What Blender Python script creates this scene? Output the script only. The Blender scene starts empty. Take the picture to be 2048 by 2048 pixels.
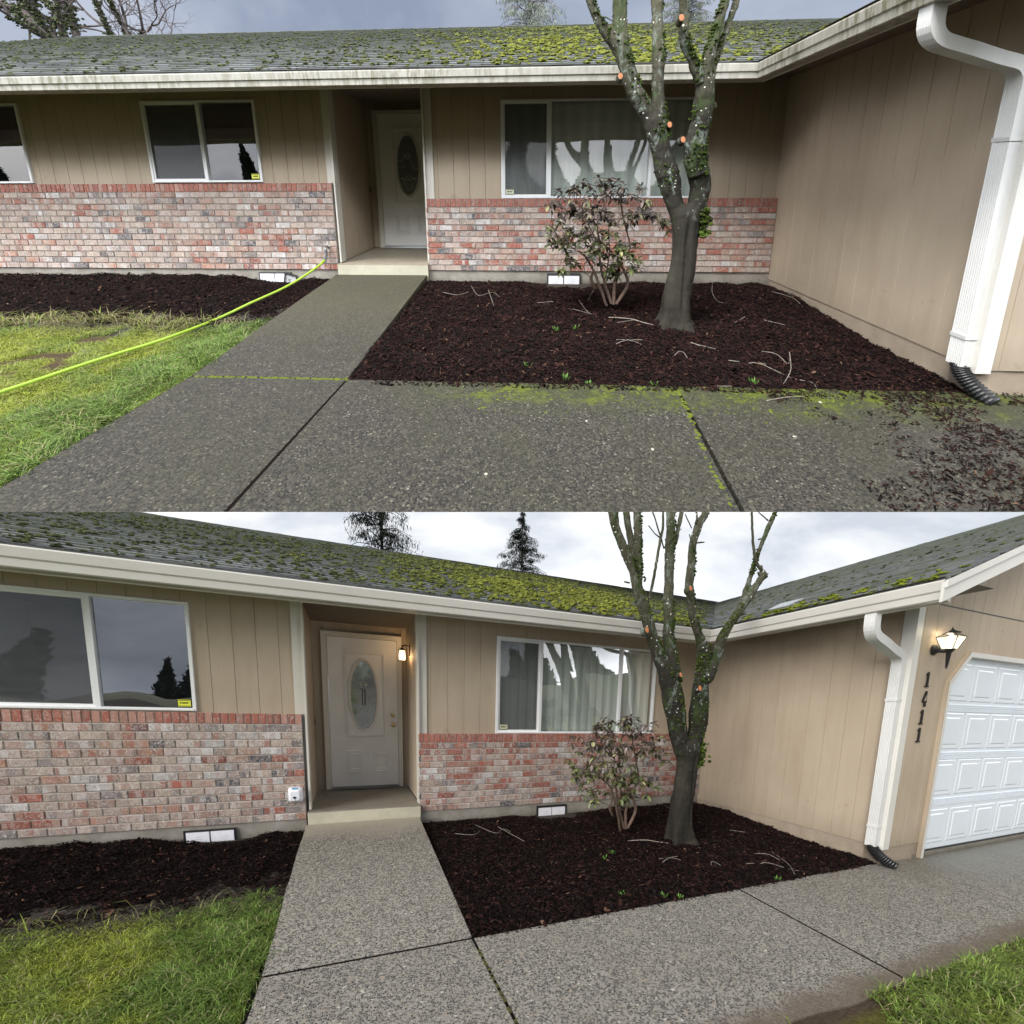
import bpy, bmesh, math, random
import numpy as np
from mathutils import Matrix, Vector

C = bpy.context.scene.collection
SC = bpy.context.scene
R = math.radians

# ------------------------------------------------------------------ the camera
EYE = np.array([0.0, 0.0, 1.6])
FPX = 812.0                                   # focal length for a 2048 px wide frame
def house_to_eye(yaw, pit, rol):
    cy, sy, cp, sp, cr, sr = math.cos(yaw), math.sin(yaw), math.cos(pit), math.sin(pit), math.cos(rol), math.sin(rol)
    B = np.array([[1, 0, 0], [0, 0, -1], [0, 1, 0]], float)
    Rz = np.array([[cy, sy, 0], [-sy, cy, 0], [0, 0, 1]])
    Rx = np.array([[1, 0, 0], [0, cp, -sp], [0, sp, cp]])
    Rr = np.array([[cr, -sr, 0], [sr, cr, 0], [0, 0, 1]])
    return Rr @ Rx @ B @ Rz
# Two copies of one home, sheared to share one view: one climbs away above eye
# level (a big one, further off), one falls away below it.  Each is skewed along the view by its own grade.
class Plot:
    def __init__(s, tag, yaw, pit, rol, stand, f, view_shear, size):
        s.tag = tag; s.stand = np.array(stand); s.size = size
        s.S = np.array([[f / FPX, 0, 0], [0, f / FPX, view_shear], [0, 0, 1.0]]) @ house_to_eye(yaw, pit, rol)
UP_ = Plot('A', .05168, .19222, -.00498, (1.382, -5.175, 1.482), 808.16, (512 - 1024) / FPX, 4.0)
DN_ = Plot('B', -.36998, .13915, .02245, (-.699, -4.892, 1.507), 815.63, (1536 - 1024) / FPX, 1.0)
_u = UP_.S @ np.array([0, 0, 1.]); _v = DN_.S @ np.array([0, 0, 1.])
_z = _u / np.linalg.norm(_u) + _v / np.linalg.norm(_v); _z /= np.linalg.norm(_z)
_x = np.array([1., 0, 0]); _x -= _x @ _z * _z; _x /= np.linalg.norm(_x)
Q = np.array([_x, np.cross(_z, _x), _z])      # eye axes (right, down, ahead) -> world
for pl in (UP_, DN_):
    pl.M = pl.size * Q @ pl.S
    pl.o = EYE - pl.M @ pl.stand
LEVEL = Q @ np.array([0, 1., 0])              # points down across the middle plane of the view
cam = bpy.data.cameras.new('camera'); co = bpy.data.objects.new('camera', cam); C.objects.link(co)
m = Matrix.Identity(4)
for i in range(3):
    m[i][0] = Q[i][0]; m[i][1] = -Q[i][1]; m[i][2] = -Q[i][2]; m[i][3] = EYE[i]
co.matrix_world = m
cam.sensor_width = 36; cam.lens = 36 * FPX / 2048; cam.clip_start = .05; cam.clip_end = 4000
SC.camera = co
SC.view_settings.view_transform = 'Standard'; SC.view_settings.look = 'None'
SC.view_settings.exposure = EXPOSURE = 1.08; SC.view_settings.gamma = 1
SC.render.resolution_x = SC.render.resolution_y = 1024
SC.cycles.max_bounces = 6; SC.cycles.transparent_max_bounces = 12; SC.cycles.caustics_reflective = False; SC.cycles.caustics_refractive = False
SC.cycles.sample_clamp_indirect = 4

# ------------------------------------------------------------------ sky and sun
SUN_EL, SUN_AZ = 47.0, 222.0                  # high, behind the viewer, veiled by cloud
w = bpy.data.worlds.new('World'); SC.world = w; w.use_nodes = True
class NT:
    def __init__(s, t): s.t = t; s.t.nodes.clear()
    def n(s, kind, ins=None, **kw):
        nd = s.t.nodes.new(kind)
        for k, v in kw.items(): setattr(nd, k, v)
        for k, v in (ins or {}).items():
            if isinstance(v, bpy.types.NodeSocket): s.t.links.new(v, nd.inputs[k])
            else: nd.inputs[k].default_value = v
        return nd
    def math(s, op, a, b=0.0, c=0.0, clamp=False):
        nd = s.n('ShaderNodeMath', {0: a, 1: b, 2: c}, operation=op); nd.use_clamp = clamp; return nd.outputs[0]
    def ramp(s, fac, stops, interp='LINEAR'):
        nd = s.n('ShaderNodeValToRGB', {0: fac}); r = nd.color_ramp; r.interpolation = interp
        while len(r.elements) < len(stops): r.elements.new(.5)
        for e, (p, c) in zip(r.elements, stops):
            e.position = p; e.color = (c, c, c, 1) if isinstance(c, (int, float)) else (*c, 1)
        return nd.outputs[0]
    def mix(s, fac, a, b, mode='MIX'):
        nd = s.n('ShaderNodeMix', data_type='RGBA', blend_type=mode)
        for i, v in ((0, fac), (6, a), (7, b)):
            if isinstance(v, bpy.types.NodeSocket): s.t.links.new(v, nd.inputs[i])
            elif i == 0: nd.inputs[0].default_value = v
            else: nd.inputs[i].default_value = (*v, 1) if len(v) == 3 else v
        return nd.outputs[2]
    def noise(s, vec, scale, detail=4, rough=.55, dist=0.0):
        return s.n('ShaderNodeTexNoise', {'Vector': vec, 'Scale': scale, 'Detail': detail, 'Roughness': rough, 'Distortion': dist}).outputs[0]
    def stretch(s, vec, sc, loc=(0, 0, 0)):
        return s.n('ShaderNodeMapping', {0: vec, 1: loc, 3: sc}).outputs[0]
    def bump(s, h, strength, dist=.01, normal=None):
        i = {'Height': h, 'Strength': strength, 'Distance': dist}
        if normal is not None: i['Normal'] = normal
        return s.n('ShaderNodeBump', i).outputs[0]
T = NT(w.node_tree)
sky = T.n('ShaderNodeTexSky'); sky.sky_type = 'NISHITA'; sky.sun_disc = False
sky.sun_elevation = R(SUN_EL); sky.sun_rotation = R(SUN_AZ)
tc = T.n('ShaderNodeTexCoord').outputs['Generated']
cl = T.noise(T.stretch(tc, (1.0, 1.0, 2.2), (.3, .1, .45)), 2.6, 7, .55, .35)
sep = T.n('ShaderNodeSeparateXYZ', {0: tc})
# overcast: lighter low over the lower plot, cooler and greyer higher up, bright overhead
zz = T.math('MULTIPLY_ADD', sep.outputs[2], .5, .5)
ahead = T.ramp(zz, [(0.0, (.06, .06, .06)), (.22, (.08, .08, .08)), (.30, (.52, .54, .57)), (.44, (.56, .57, .575)), (.60, (.36, .38, .42)), (.80, (.24, .265, .32)), (.86, (.24, .265, .32)), (.93, (.8, .81, .83)), (1.0, (1.5, 1.5, 1.5))])
behind = T.ramp(zz, [(0.0, (.10, .10, .09)), (.40, (.20, .20, .20)), (.46, (.9, .91, .93)), (.54, (1.15, 1.18, 1.23)), (.575, (4.2, 4.25, 4.3)), (.635, (4.2, 4.25, 4.3)), (.675, (1.2, 1.22, 1.26)), (.73, (.34, .36, .40)), (.81, (.34, .365, .41)), (.88, (.95, .96, .98)), (1.0, (1.5, 1.5, 1.5))])  # bright band low behind the viewer is added fill for the upper home
up = T.mix(T.math('MULTIPLY_ADD', sep.outputs[1], 2.5, .5, clamp=True), behind, ahead)
clouds = T.mix(T.ramp(cl, [(.36, 0.0), (.62, 1.0)]), T.mix(1.0, up, (.64, .68, .75), 'MULTIPLY'), T.mix(1.0, up, (1.12, 1.11, 1.10), 'MULTIPLY'))
bg1 = T.n('ShaderNodeBackground', {0: clouds, 1: 1.0})
bg2 = T.n('ShaderNodeBackground', {0: sky.outputs[0], 1: .05})
mx = T.n('ShaderNodeMixShader', {0: .12, 1: bg1.outputs[0], 2: bg2.outputs[0]})
T.n('ShaderNodeOutputWorld', {0: mx.outputs[0]})
sun = bpy.data.lights.new('sun', 'SUN'); sun.energy = 2.2; sun.angle = R(28); sun.color = (1, .97, .93)
so = bpy.data.objects.new('sun', sun); C.objects.link(so)
so.rotation_euler = (R(90 - SUN_EL), 0, R(-(SUN_AZ - 180) ))
# (a sun looking along -Z tipped about X shines from behind the viewer)
so.location = (0, -10, 20)

# ------------------------------------------------------------------ mesh helpers
RNG = np.random.default_rng(11)
def vnoise(x, y, seed=0):
    def h(i, j): 
        n = (i * 374761393 + j * 668265263 + seed * 1442695041) & 0x7fffffff
        n = ((n ^ (n >> 13)) * 1274126177) & 0x7fffffff
        return ((n ^ (n >> 16)) & 0xffff) / 65535.0
    x = np.asarray(x, float); y = np.asarray(y, float)
    i = np.floor(x).astype(np.int64); j = np.floor(y).astype(np.int64); u = x - i; v = y - j
    u = u * u * (3 - 2 * u); v = v * v * (3 - 2 * v)
    return (h(i, j) * (1 - u) + h(i + 1, j) * u) * (1 - v) + (h(i, j + 1) * (1 - u) + h(i + 1, j + 1) * u) * v
def fbm(x, y, seed=0, oct=3):
    s = 0; a = .5; x = np.asarray(x, float); y = np.asarray(y, float)
    for k in range(oct): s = s + a * vnoise(x * 2 ** k, y * 2 ** k, seed + k * 7); a *= .5
    return s / (1 - .5 ** oct)
class MB:
    """collects faces; coordinates are metres in the home's own frame: X along the front, Y away, Z up"""
    def __init__(s): s.v = []; s.f = []; s.c = []; s.n = 0
    def add(s, V, F, col=(1, 1, 1)):
        V = np.asarray(V, float).reshape(-1, 3); col = np.asarray(col, float)
        if col.ndim == 1: col = np.tile(col, (len(V), 1))
        s.v.append(V); s.c.append(col)
        if isinstance(F, np.ndarray): s.f.append(F + s.n)
        else:
            by = {}
            for f in F: by.setdefault(len(f), []).append(f)
            for k in by: s.f.append(np.array(by[k]) + s.n)
        s.n += len(V); return s
    def box(s, x0, x1, y0, y1, z0, z1, col=(1, 1, 1), tf=None):
        V = np.array([[x, y, z] for z in (z0, z1) for y in (y0, y1) for x in (x0, x1)], float)
        if tf is not None: V = tf(V)
        return s.add(V, np.array([[0, 2, 3, 1], [4, 5, 7, 6], [0, 1, 5, 4], [2, 6, 7, 3], [0, 4, 6, 2], [1, 3, 7, 5]]), col)
    def quad(s, a, b, c, d, col=(1, 1, 1)): return s.add([a, b, c, d], np.array([[0, 1, 2, 3]]), col)
    def tube(s, pts, rad, k=8, col=(1, 1, 1), rough=0.0, cap=True, flat=None):
        P = np.array(pts, float)[:, :3]; n = len(P); rad = np.full(n, rad) if np.isscalar(rad) else np.array(rad, float)
        T_ = np.gradient(P, axis=0); T_ /= np.linalg.norm(T_, axis=1)[:, None] + 1e-12
        ref = np.array([0, 1., 0]) if abs(T_[0] @ np.array([0, 1., 0])) < .9 else np.array([1., 0, 0])
        U = ref - (ref @ T_[0]) * T_[0]; V = []
        ang = np.arange(k) * 2 * np.pi / k
        for i in range(n):
            U = U - (U @ T_[i]) * T_[i]; U /= np.linalg.norm(U) + 1e-12; W = np.cross(T_[i], U)
            rr = rad[i] * (1 + (rough * (RNG.random(k) - .5) * 2 if rough else 0))
            V.append(P[i] + (np.cos(ang) * rr)[:, None] * U + (np.sin(ang) * rr)[:, None] * W)
        V = np.concatenate(V); F = []
        a = np.arange(k); b = (a + 1) % k
        for i in range(n - 1): F.append(np.stack([i * k + a, i * k + b, (i + 1) * k + b, (i + 1) * k + a], 1))
        s.add(V, np.concatenate(F), col)
        if cap:
            s.f.append(np.array([list(range(k))[::-1]]) + s.n - n * k); s.f.append(np.array([list(range(k))]) + s.n - k)
        return s
    def lathe(s, prof, c, k=16, axis=2, col=(1, 1, 1)):
        V = []; a = np.arange(k) * 2 * np.pi / k; o = [i for i in range(3) if i != axis]
        for r, h in prof:
            p = np.zeros((k, 3)); p[:, o[0]] = r * np.cos(a); p[:, o[1]] = r * np.sin(a); p[:, axis] = h; V.append(p + np.array(c))
        i = np.arange(k); j = (i + 1) % k; F = [np.stack([q * k + i, q * k + j, (q + 1) * k + j, (q + 1) * k + i], 1) for q in range(len(prof) - 1)]
        return s.add(np.concatenate(V), np.concatenate(F), col)
    def prism(s, poly, f0, f1, col=(1, 1, 1)):
        """poly: 2-D outline; f0, f1 turn (u, v) into the near and far 3-D points"""
        n = len(poly); V = [f0(*p) for p in poly] + [f1(*p) for p in poly]
        F = [list(range(n)), list(range(n, 2 * n))[::-1]] + [[i, n + i, n + (i + 1) % n, (i + 1) % n] for i in range(n)]
        return s.add(V, F, col)
    def grid(s, xs, ys, zf, col=(1, 1, 1), keep=None):
        X, Y = np.meshgrid(xs, ys, indexing='ij'); Z = zf(X, Y); n, k = X.shape
        i, j = np.meshgrid(np.arange(n - 1), np.arange(k - 1), indexing='ij'); i = i.ravel(); j = j.ravel()
        F = np.stack([i * k + j, (i + 1) * k + j, (i + 1) * k + j + 1, i * k + j + 1], 1)
        if keep is not None:
            F = F[keep((X[:-1, :-1] + X[1:, 1:]) / 2, (Y[:-1, :-1] + Y[1:, 1:]) / 2).ravel()]
        return s.add(np.stack([X.ravel(), Y.ravel(), Z.ravel()], 1), F, col)
    def build(s, name, mat, pl, parent=None, base=None, smooth=False, cuts=(), trim=False, **tags):
        V = np.concatenate(s.v) if s.v else np.zeros((0, 3)); Cc = np.concatenate(s.c) if s.c else np.zeros((0, 3))
        Wd = V @ pl.M.T + pl.o if pl else V
        base = np.array(base if base is not None else (V.mean(0) if len(V) else (0, 0, 0)), float)
        ob = pl.M @ base + pl.o if pl else base
        side = (Wd - EYE) @ LEVEL * (1 if (pl is UP_) else -1)       # > 0: on the other plot's side of the middle plane
        faces = s.f
        if trim and pl: 
            faces = [f[(side[f] < 0).all(1)] for f in faces]; faces = [f for f in faces if len(f)]
        me = bpy.data.meshes.new(name)
        me.vertices.add(len(V)); me.vertices.foreach_set('co', (Wd - ob).ravel())
        idx = np.concatenate([f.ravel() for f in faces]) if faces else np.zeros(0, int)
        sz = np.concatenate([np.full(len(f), f.shape[1]) for f in faces]) if faces else np.zeros(0, int)
        me.loops.add(len(idx)); me.loops.foreach_set('vertex_index', idx.astype(np.int32))
        me.polygons.add(len(sz)); me.polygons.foreach_set('loop_start', np.concatenate([[0], np.cumsum(sz)[:-1]]).astype(np.int32) if len(sz) else np.zeros(0, np.int32))
        me.update(calc_edges=True)
        a = me.attributes.new('hp', 'FLOAT_VECTOR', 'POINT'); a.data.foreach_set('vector', V.ravel())
        a = me.attributes.new('col', 'FLOAT_COLOR', 'POINT'); a.data.foreach_set('color', np.concatenate([Cc, np.ones((len(Cc), 1))], 1).ravel())
        planes = []
        if pl and not trim and len(V) and side.max() > 0 : planes.append((Vector(EYE - ob), Vector(LEVEL * (1 if pl is UP_ else -1))))
        for (p, nrm) in cuts:          # keep where (X - p) . nrm >= 0, in house metres
            Mi = np.linalg.inv(pl.M).T; planes.append((Vector(pl.M @ (np.array(p) - base)), Vector(-(Mi @ np.array(nrm, float)))))
        if planes:
            bm = bmesh.new(); bm.from_mesh(me)
            for pc, pn in planes:
                bmesh.ops.bisect_plane(bm, geom=bm.verts[:] + bm.edges[:] + bm.faces[:], plane_co=pc, plane_no=pn, clear_outer=True, dist=1e-6)
            bm.to_mesh(me); bm.free()
        me.validate(); 
        me.polygons.foreach_set('use_smooth', np.full(len(me.polygons), bool(smooth)))
        me.materials.append(mat)
        o = bpy.data.objects.new(name, me); C.objects.link(o)
        o.location = ob
        if parent: o.parent = parent; o.location = Vector(ob) - PB[parent.name]
        PB[o.name] = Vector(ob)
        for k_, v_ in tags.items(): o[k_] = v_
        return o
PB = {}
def empty(name, pl, base, **tags):
    o = bpy.data.objects.new(name, None); C.objects.link(o); b = pl.M @ np.array(base, float) + pl.o if pl else np.array(base, float)
    o.location = b; PB[o.name] = Vector(b); o.empty_display_size = .2
    for k_, v_ in tags.items(): o[k_] = v_
    return o

# ------------------------------------------------------------------ materials
def mat(name, fn):
    m_ = bpy.data.materials.new(name); m_.use_nodes = True; t = NT(m_.node_tree)
    hp = t.n('ShaderNodeAttribute', attribute_name='hp').outputs['Vector']; col = t.n('ShaderNodeAttribute', attribute_name='col').outputs['Color']
    sh = fn(t, hp, col); t.n('ShaderNodeOutputMaterial', {0: sh}); return m_
def pbsdf(t, c, rough=.6, normal=None, spec=.5, **kw):
    i = {'Base Color': (*c, 1) if isinstance(c, tuple) else c, 'Roughness': rough, 'Specular IOR Level': spec}
    if normal is not None: i['Normal'] = normal
    i.update(kw); return t.n('ShaderNodeBsdfPrincipled', i).outputs[0]
def plain(name, c, rough=.5, spec=.5, var=.08, sc=6, bump=0, bsc=80, **kw):
    def f(t, hp, col):
        n = t.noise(hp, sc, 4); cc = t.mix(t.ramp(n, [(.3, 0.), (.7, 1.)]), tuple(x * (1 - var) for x in c), tuple(min(1, x * (1 + var)) for x in c))
        return pbsdf(t, cc, rough, t.bump(t.noise(hp, bsc, 3), bump, .002) if bump else None, spec, **kw)
    return mat(name, f)
def m_siding(t, hp, col):
    v = t.stretch(hp, (60, 60, 3.2)); grain = t.noise(v, 1.0, 5, .65, .6)
    big = t.noise(hp, 1.3, 3); c = t.mix(t.ramp(big, [(.3, 0.), (.7, 1.)]), (.375, .305, .225), (.425, .35, .262))
    c = t.mix(t.math('MULTIPLY', t.ramp(t.noise(t.stretch(hp, (9, 9, 1.2)), 1, 4), [(.45, 0.), (.75, 1.)]), .4), c, (.31, .24, .17))
    z = t.n('ShaderNodeSeparateXYZ', {0: hp}).outputs[2]
    d = t.math('MULTIPLY', t.ramp(t.math('ADD', z, t.math('MULTIPLY', t.noise(hp, 5, 4), .35)), [(.30, 1.), (.62, 0.)]), .35)
    c = t.mix(d, c, (.19, .16, .115))
    kn = t.ramp(t.noise(hp, 7, 2), [(.70, 0.), (.74, 1.)])
    c = t.mix(t.math('MULTIPLY', kn, .25), c, (.22, .17, .12))
    return pbsdf(t, c, .62, t.bump(t.math('ADD', grain, t.math('MULTIPLY', t.noise(hp, 220, 2), .5)), .55, .003), .3)
M = {}
M['siding'] = mat('siding', m_siding)
def m_brick(t, hp, col):
    n1 = t.noise(t.stretch(hp, (44, 44, 36)), 1, 5, .7, 1.2); n2 = t.noise(t.stretch(hp, (52, 52, 40), (3, 7, 1)), 1, 4, .7, 1.4); n3 = t.noise(hp, 190, 3, .7); n4 = t.noise(t.stretch(hp, (30, 30, 22), (8, 2, 5)), 1, 4, .7, .8); n5 = t.noise(t.stretch(hp, (9, 9, 12), (4, 4, 4)), 1, 3)
    sc_ = t.n('ShaderNodeSeparateColor', {0: col}); pale = t.math('MULTIPLY_ADD', t.math('SUBTRACT', sc_.outputs[0], sc_.outputs[1]), -5.0, 1.45, clamp=True)
    pale = t.math('MULTIPLY_ADD', pale, .65, .35)
    c = t.mix(t.math('MULTIPLY', t.math('MULTIPLY', t.ramp(n4, [(.52, 0.), (.58, 1.)]), .5), pale), col, (.39, .255, .20))
    c = t.mix(t.math('MULTIPLY', t.math('MULTIPLY', t.ramp(n1, [(.51, 0.), (.57, 1.)]), t.ramp(n5, [(.4, .35), (.6, .8)])), pale), c, (.62, .575, .53))
    c = t.mix(t.math('MULTIPLY', t.math('MULTIPLY', t.ramp(n2, [(.53, 0.), (.59, 1.)]), .6), pale), c, (.17, .155, .15))
    c = t.mix(t.ramp(n3, [(.25, .35), (.5, 0.)]), c, (.14, .11, .10))
    return pbsdf(t, c, .85, t.bump(t.math('ADD', n1, n3), .9, .005), .25)
M['brick'] = mat('brick', m_brick)
def m_mortar(t, hp, col):
    n = t.noise(hp, 60, 4); return pbsdf(t, t.mix(n, (.30, .265, .23), (.44, .40, .355)), .95, t.bump(n, .5, .003), .2)
M['mortar'] = mat('mortar', m_mortar)
def m_found(t, hp, col):
    n = t.noise(hp, 5, 6, .65); c = t.mix(t.ramp(n, [(.3, 0.), (.7, 1.)]), (.20, .18, .15), (.33, .305, .265))
    z = t.n('ShaderNodeSeparateXYZ', {0: hp}).outputs[2]
    c = t.mix(t.math('MULTIPLY', t.ramp(t.math('ADD', z, t.math('MULTIPLY', t.noise(hp, 14, 4), .16)), [(.17, 1.), (.26, 0.)]), .6), c, (.09, .085, .06))
    return pbsdf(t, c, .9, t.bump(t.noise(hp, 70, 5, .7), .6, .006), .3)
M['foundation'] = mat('foundation', m_found)
def m_found2(t, hp, col):
    n = t.noise(hp, 5, 6, .65); c = t.mix(t.ramp(n, [(.3, 0.), (.7, 1.)]), (.25, .20, .15), (.34, .28, .215))
    return pbsdf(t, c, .9, t.bump(t.noise(hp, 50, 5, .7), .6, .006), .3)
M['foundation_painted'] = mat('foundation_painted', m_found2)
M['trim'] = plain('trim', (.56, .53, .465), .5, var=.06, sc=3)
M['trim_white'] = plain('trim_white', (.60, .585, .545), .45, var=.04, sc=3)
M['door'] = plain('door', (.78, .765, .73), .42, var=.05, sc=3, bump=.05, bsc=200)
M['casing'] = plain('casing', (.60, .565, .49), .45, var=.05, sc=3)
M['soffit'] = plain('soffit', (.17, .14, .11), .7, var=.12, sc=4)  # darker than the beige boards; shade under the eaves is put into the colour
M['gutter'] = plain('gutter', (.48, .46, .42), .4, var=.05, sc=2)
def m_gutter_dirty(t, hp, col):
    st = t.noise(t.stretch(hp, (21, 21, 3.0)), 1, 6, .75); big = t.noise(t.stretch(hp, (1.1, 1.1, .4), (2, 0, 0)), 1, 3)
    z = t.n('ShaderNodeSeparateXYZ', {0: hp}).outputs[2]
    k = t.math('MULTIPLY', t.ramp(st, [(.44, 0.), (.58, 1.)]), t.ramp(big, [(.36, .22), (.56, 1.)]))
    c = t.mix(t.ramp(t.noise(hp, 4, 5), [(.3, 0.), (.7, 1.)]), (.33, .315, .27), (.41, .395, .35))
    c = t.mix(t.math('MULTIPLY', k, .85), c, (.12, .115, .055))
    c = t.mix(t.math('MULTIPLY', t.ramp(t.math('ADD', z, t.math('MULTIPLY', st, .05)), [(2.58 / 3, 0.), (2.60 / 3, 1.)]), .0), c, (.1, .1, .05))
    return pbsdf(t, c, .5)
M['gutter_dirty'] = mat('gutter_dirty', m_gutter_dirty)
M['spout'] = plain('spout', (.60, .60, .585), .35, var=.05, sc=5)
M['frame'] = plain('frame', (.74, .745, .74), .35, var=.03)
def m_shingle(t, hp, col):
    g = t.noise(hp, 260, 3, .8); n = t.noise(hp, 1.6, 5, .6); n2 = t.noise(hp, 9, 4, .6)
    c = t.mix(1.0, t.mix(g, (.080, .086, .090), (.23, .24, .245)), col, 'MULTIPLY')
    zz_ = t.n('ShaderNodeSeparateXYZ', {0: hp}).outputs[2]; c = t.mix(t.math('MULTIPLY', t.ramp(t.math('ADD', t.math('MULTIPLY_ADD', zz_, .22, -.66), n), [(.34, 0.), (.70, 1.)]), .5), c, (.105, .12, .078))
    c = t.mix(t.math('MULTIPLY', t.ramp(n2, [(.52, 0.), (.68, 1.)]), .5), c, (.12, .135, .065))
    return pbsdf(t, c, .9, t.bump(g, .5, .003), .25)
M['shingle'] = mat('shingle', m_shingle)
def m_moss(t, hp, col):
    g = t.noise(hp, 150, 3, .7); return pbsdf(t, t.mix(1.0, col, t.mix(g, (.45, .45, .45), (1.35, 1.35, 1.35)), 'MULTIPLY'), .95, t.bump(g, 1, .01), .15)
M['moss'] = mat('moss', m_moss)
def agg(clean):
    def f(t, hp, col):
        z0 = t.stretch(hp, (1, 1, 1))
        v = t.n('ShaderNodeTexVoronoi', {'Vector': z0, 'Scale': 92.0, 'Randomness': 1.0}); v2 = t.n('ShaderNodeTexVoronoi', {'Vector': z0, 'Scale': 92.0, 'Randomness': 1.0}, feature='DISTANCE_TO_EDGE')
        rnd = t.n('ShaderNodeSeparateColor', {0: v.outputs['Color']})
        if clean: st = [(0., (.024, .024, .027)), (.30, (.062, .058, .055)), (.46, (.14, .128, .11)), (.60, (.25, .232, .20)), (.84, (.325, .305, .265)), (.95, (.34, .275, .19)), (.990, (.52, .50, .44))]; cem = (.325, .302, .26)
        else: st = [(0., (.014, .014, .015)), (.33, (.038, .035, .030)), (.55, (.062, .056, .045)), (.80, (.092, .085, .067)), (.955, (.15, .137, .108)), (.994, (.24, .225, .19))]; cem = (.055, .050, .040)
        peb = t.ramp(rnd.outputs[0], st, 'CONSTANT')
        big = t.math('MULTIPLY', rnd.outputs[1], .05)
        isp = t.ramp(t.math('SUBTRACT', v2.outputs['Distance'], big), [(.035, 0.), (.075, 1.)])
        n = t.noise(hp, 1.7, 5, .6); nf = t.noise(hp, 90, 4, .6)
        c = t.mix(isp, t.mix(nf, tuple(x * .75 for x in cem), cem), peb)
        h = t.math('MULTIPLY', isp, .6)
        if clean:
            c = t.mix(t.math('MULTIPLY', t.ramp(n, [(.45, 0.), (.75, 1.)]), .22), c, (.20, .17, .13))
            sx = t.n('ShaderNodeSeparateXYZ', {0: hp})
            # cement skim near the porch, wet patch by the spout, silty margin along the lower lawn
            sk = t.ramp(t.math('ADD', sx.outputs[1], t.math('MULTIPLY', n, .5)), [(0.0, 0.), (.001, 0.)])
            y = t.math('ADD', sx.outputs[1], t.math('MULTIPLY', t.math('SUBTRACT', t.noise(hp, 3, 4), .5), .5))
            sk = t.math('MULTIPLY_ADD', y, 2.2, 1.35, clamp=True)
            c = t.mix(sk, c, t.mix(n, (.25, .225, .175), (.37, .335, .27)))
            wet = t.math('MULTIPLY', t.math('MULTIPLY_ADD', t.math('ADD', sx.outputs[0], t.math('MULTIPLY', n, 1.0)), .9, -4.1, clamp=True), t.math('MULTIPLY_ADD', y, 1.2, 4.2, clamp=True))
            c = t.mix(t.math('MULTIPLY', wet, .62), c, t.mix(n, (.085, .08, .06), (.15, .145, .12)))
            y2 = t.math('ADD', sx.outputs[1], t.math('MULTIPLY', t.math('SUBTRACT', t.noise(hp, 4, 5), .5), .22))
            dirt = t.math('MULTIPLY_ADD', y2, -9.0, -31.6, clamp=True)
            c = t.mix(t.math('MULTIPLY', dirt, .8), c, (.125, .095, .068))
            rough = t.math('SUBTRACT', .8, t.math('MULTIPLY', wet, .45))
        else:
            c = t.mix(t.math('MULTIPLY', t.ramp(n, [(.40, 0.), (.72, 1.)]), .5), c, (.045, .045, .027))
            sx = t.n('ShaderNodeSeparateXYZ', {0: hp})
            y = t.math('ADD', sx.outputs[1], t.math('MULTIPLY', t.math('SUBTRACT', t.noise(hp, 4, 5, .65), .5), .8))
            band = t.ramp(t.math('MULTIPLY_ADD', y, .5, 1.6), [(0.0, 0.), (.17, 0.), (.36, 1.), (1., 1.)])
            xr = t.math('MULTIPLY_ADD', sx.outputs[0], 1.0, -.4, clamp=True)
            gm = t.math('MULTIPLY', band, xr)
            c = t.mix(t.math('MULTIPLY', gm, .7), c, (.045, .055, .016))
            mo = t.math('MULTIPLY', gm, t.ramp(t.noise(t.stretch(hp, (5, 7, 5)), 1, 6, .7), [(.50, 0.), (.62, 1.)]))
            c = t.mix(mo, c, t.mix(nf, (.06, .085, .008), (.15, .175, .012)))
            pw = t.ramp(t.math('ADD', sx.outputs[1], t.math('MULTIPLY', n, .4)), [(.0, 0.), (1., 0.)])
            upw = t.math('MULTIPLY_ADD', y, 1.1, 2.2, clamp=True)
            c = t.mix(t.math('MULTIPLY', upw, .42), c, t.mix(n, (.065, .062, .035), (.115, .105, .066)))
            rough = .62
        h = t.math('ADD', h, t.math('MULTIPLY', nf, .25))
        return pbsdf(t, c, rough, t.bump(h, .5 if clean else .38, .004), .3 if clean else .22)
    return f
M['walk_clean'] = mat('walk_clean', agg(True)); M['walk_wet'] = mat('walk_wet', agg(False))
def m_porch(k):
    def f(t, hp, col):
        n = t.noise(hp, 3, 6, .65, .5); c = t.mix(t.ramp(n, [(.3, 0.), (.7, 1.)]), tuple(x * .72 for x in k), k)
        return pbsdf(t, c, .8, t.bump(t.noise(hp, 60, 5), .25, .003), .3)
    return f
M['porch_clean'] = mat('porch_clean', m_porch((.27, .245, .20))); M['porch_dirty'] = mat('porch_dirty', m_porch((.36, .31, .235)))
M['porch_face'] = mat('porch_face', m_porch((.52, .49, .38)))
def m_soil(t, hp, col):
    n = t.noise(hp, 60, 5, .7); n2 = t.noise(hp, 2, 3)
    c = t.mix(n, (.003, .0022, .0022), (.014, .009, .008)); c = t.mix(t.math('MULTIPLY', n2, .3), c, (.013, .007, .006))
    return pbsdf(t, c, .9, t.bump(n, 1, .02), .05)
M['mulch_bed'] = mat('mulch_bed', m_soil)
M['chip'] = mat('chip', lambda t, hp, col: pbsdf(t, col, .75, None, .06))
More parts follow.
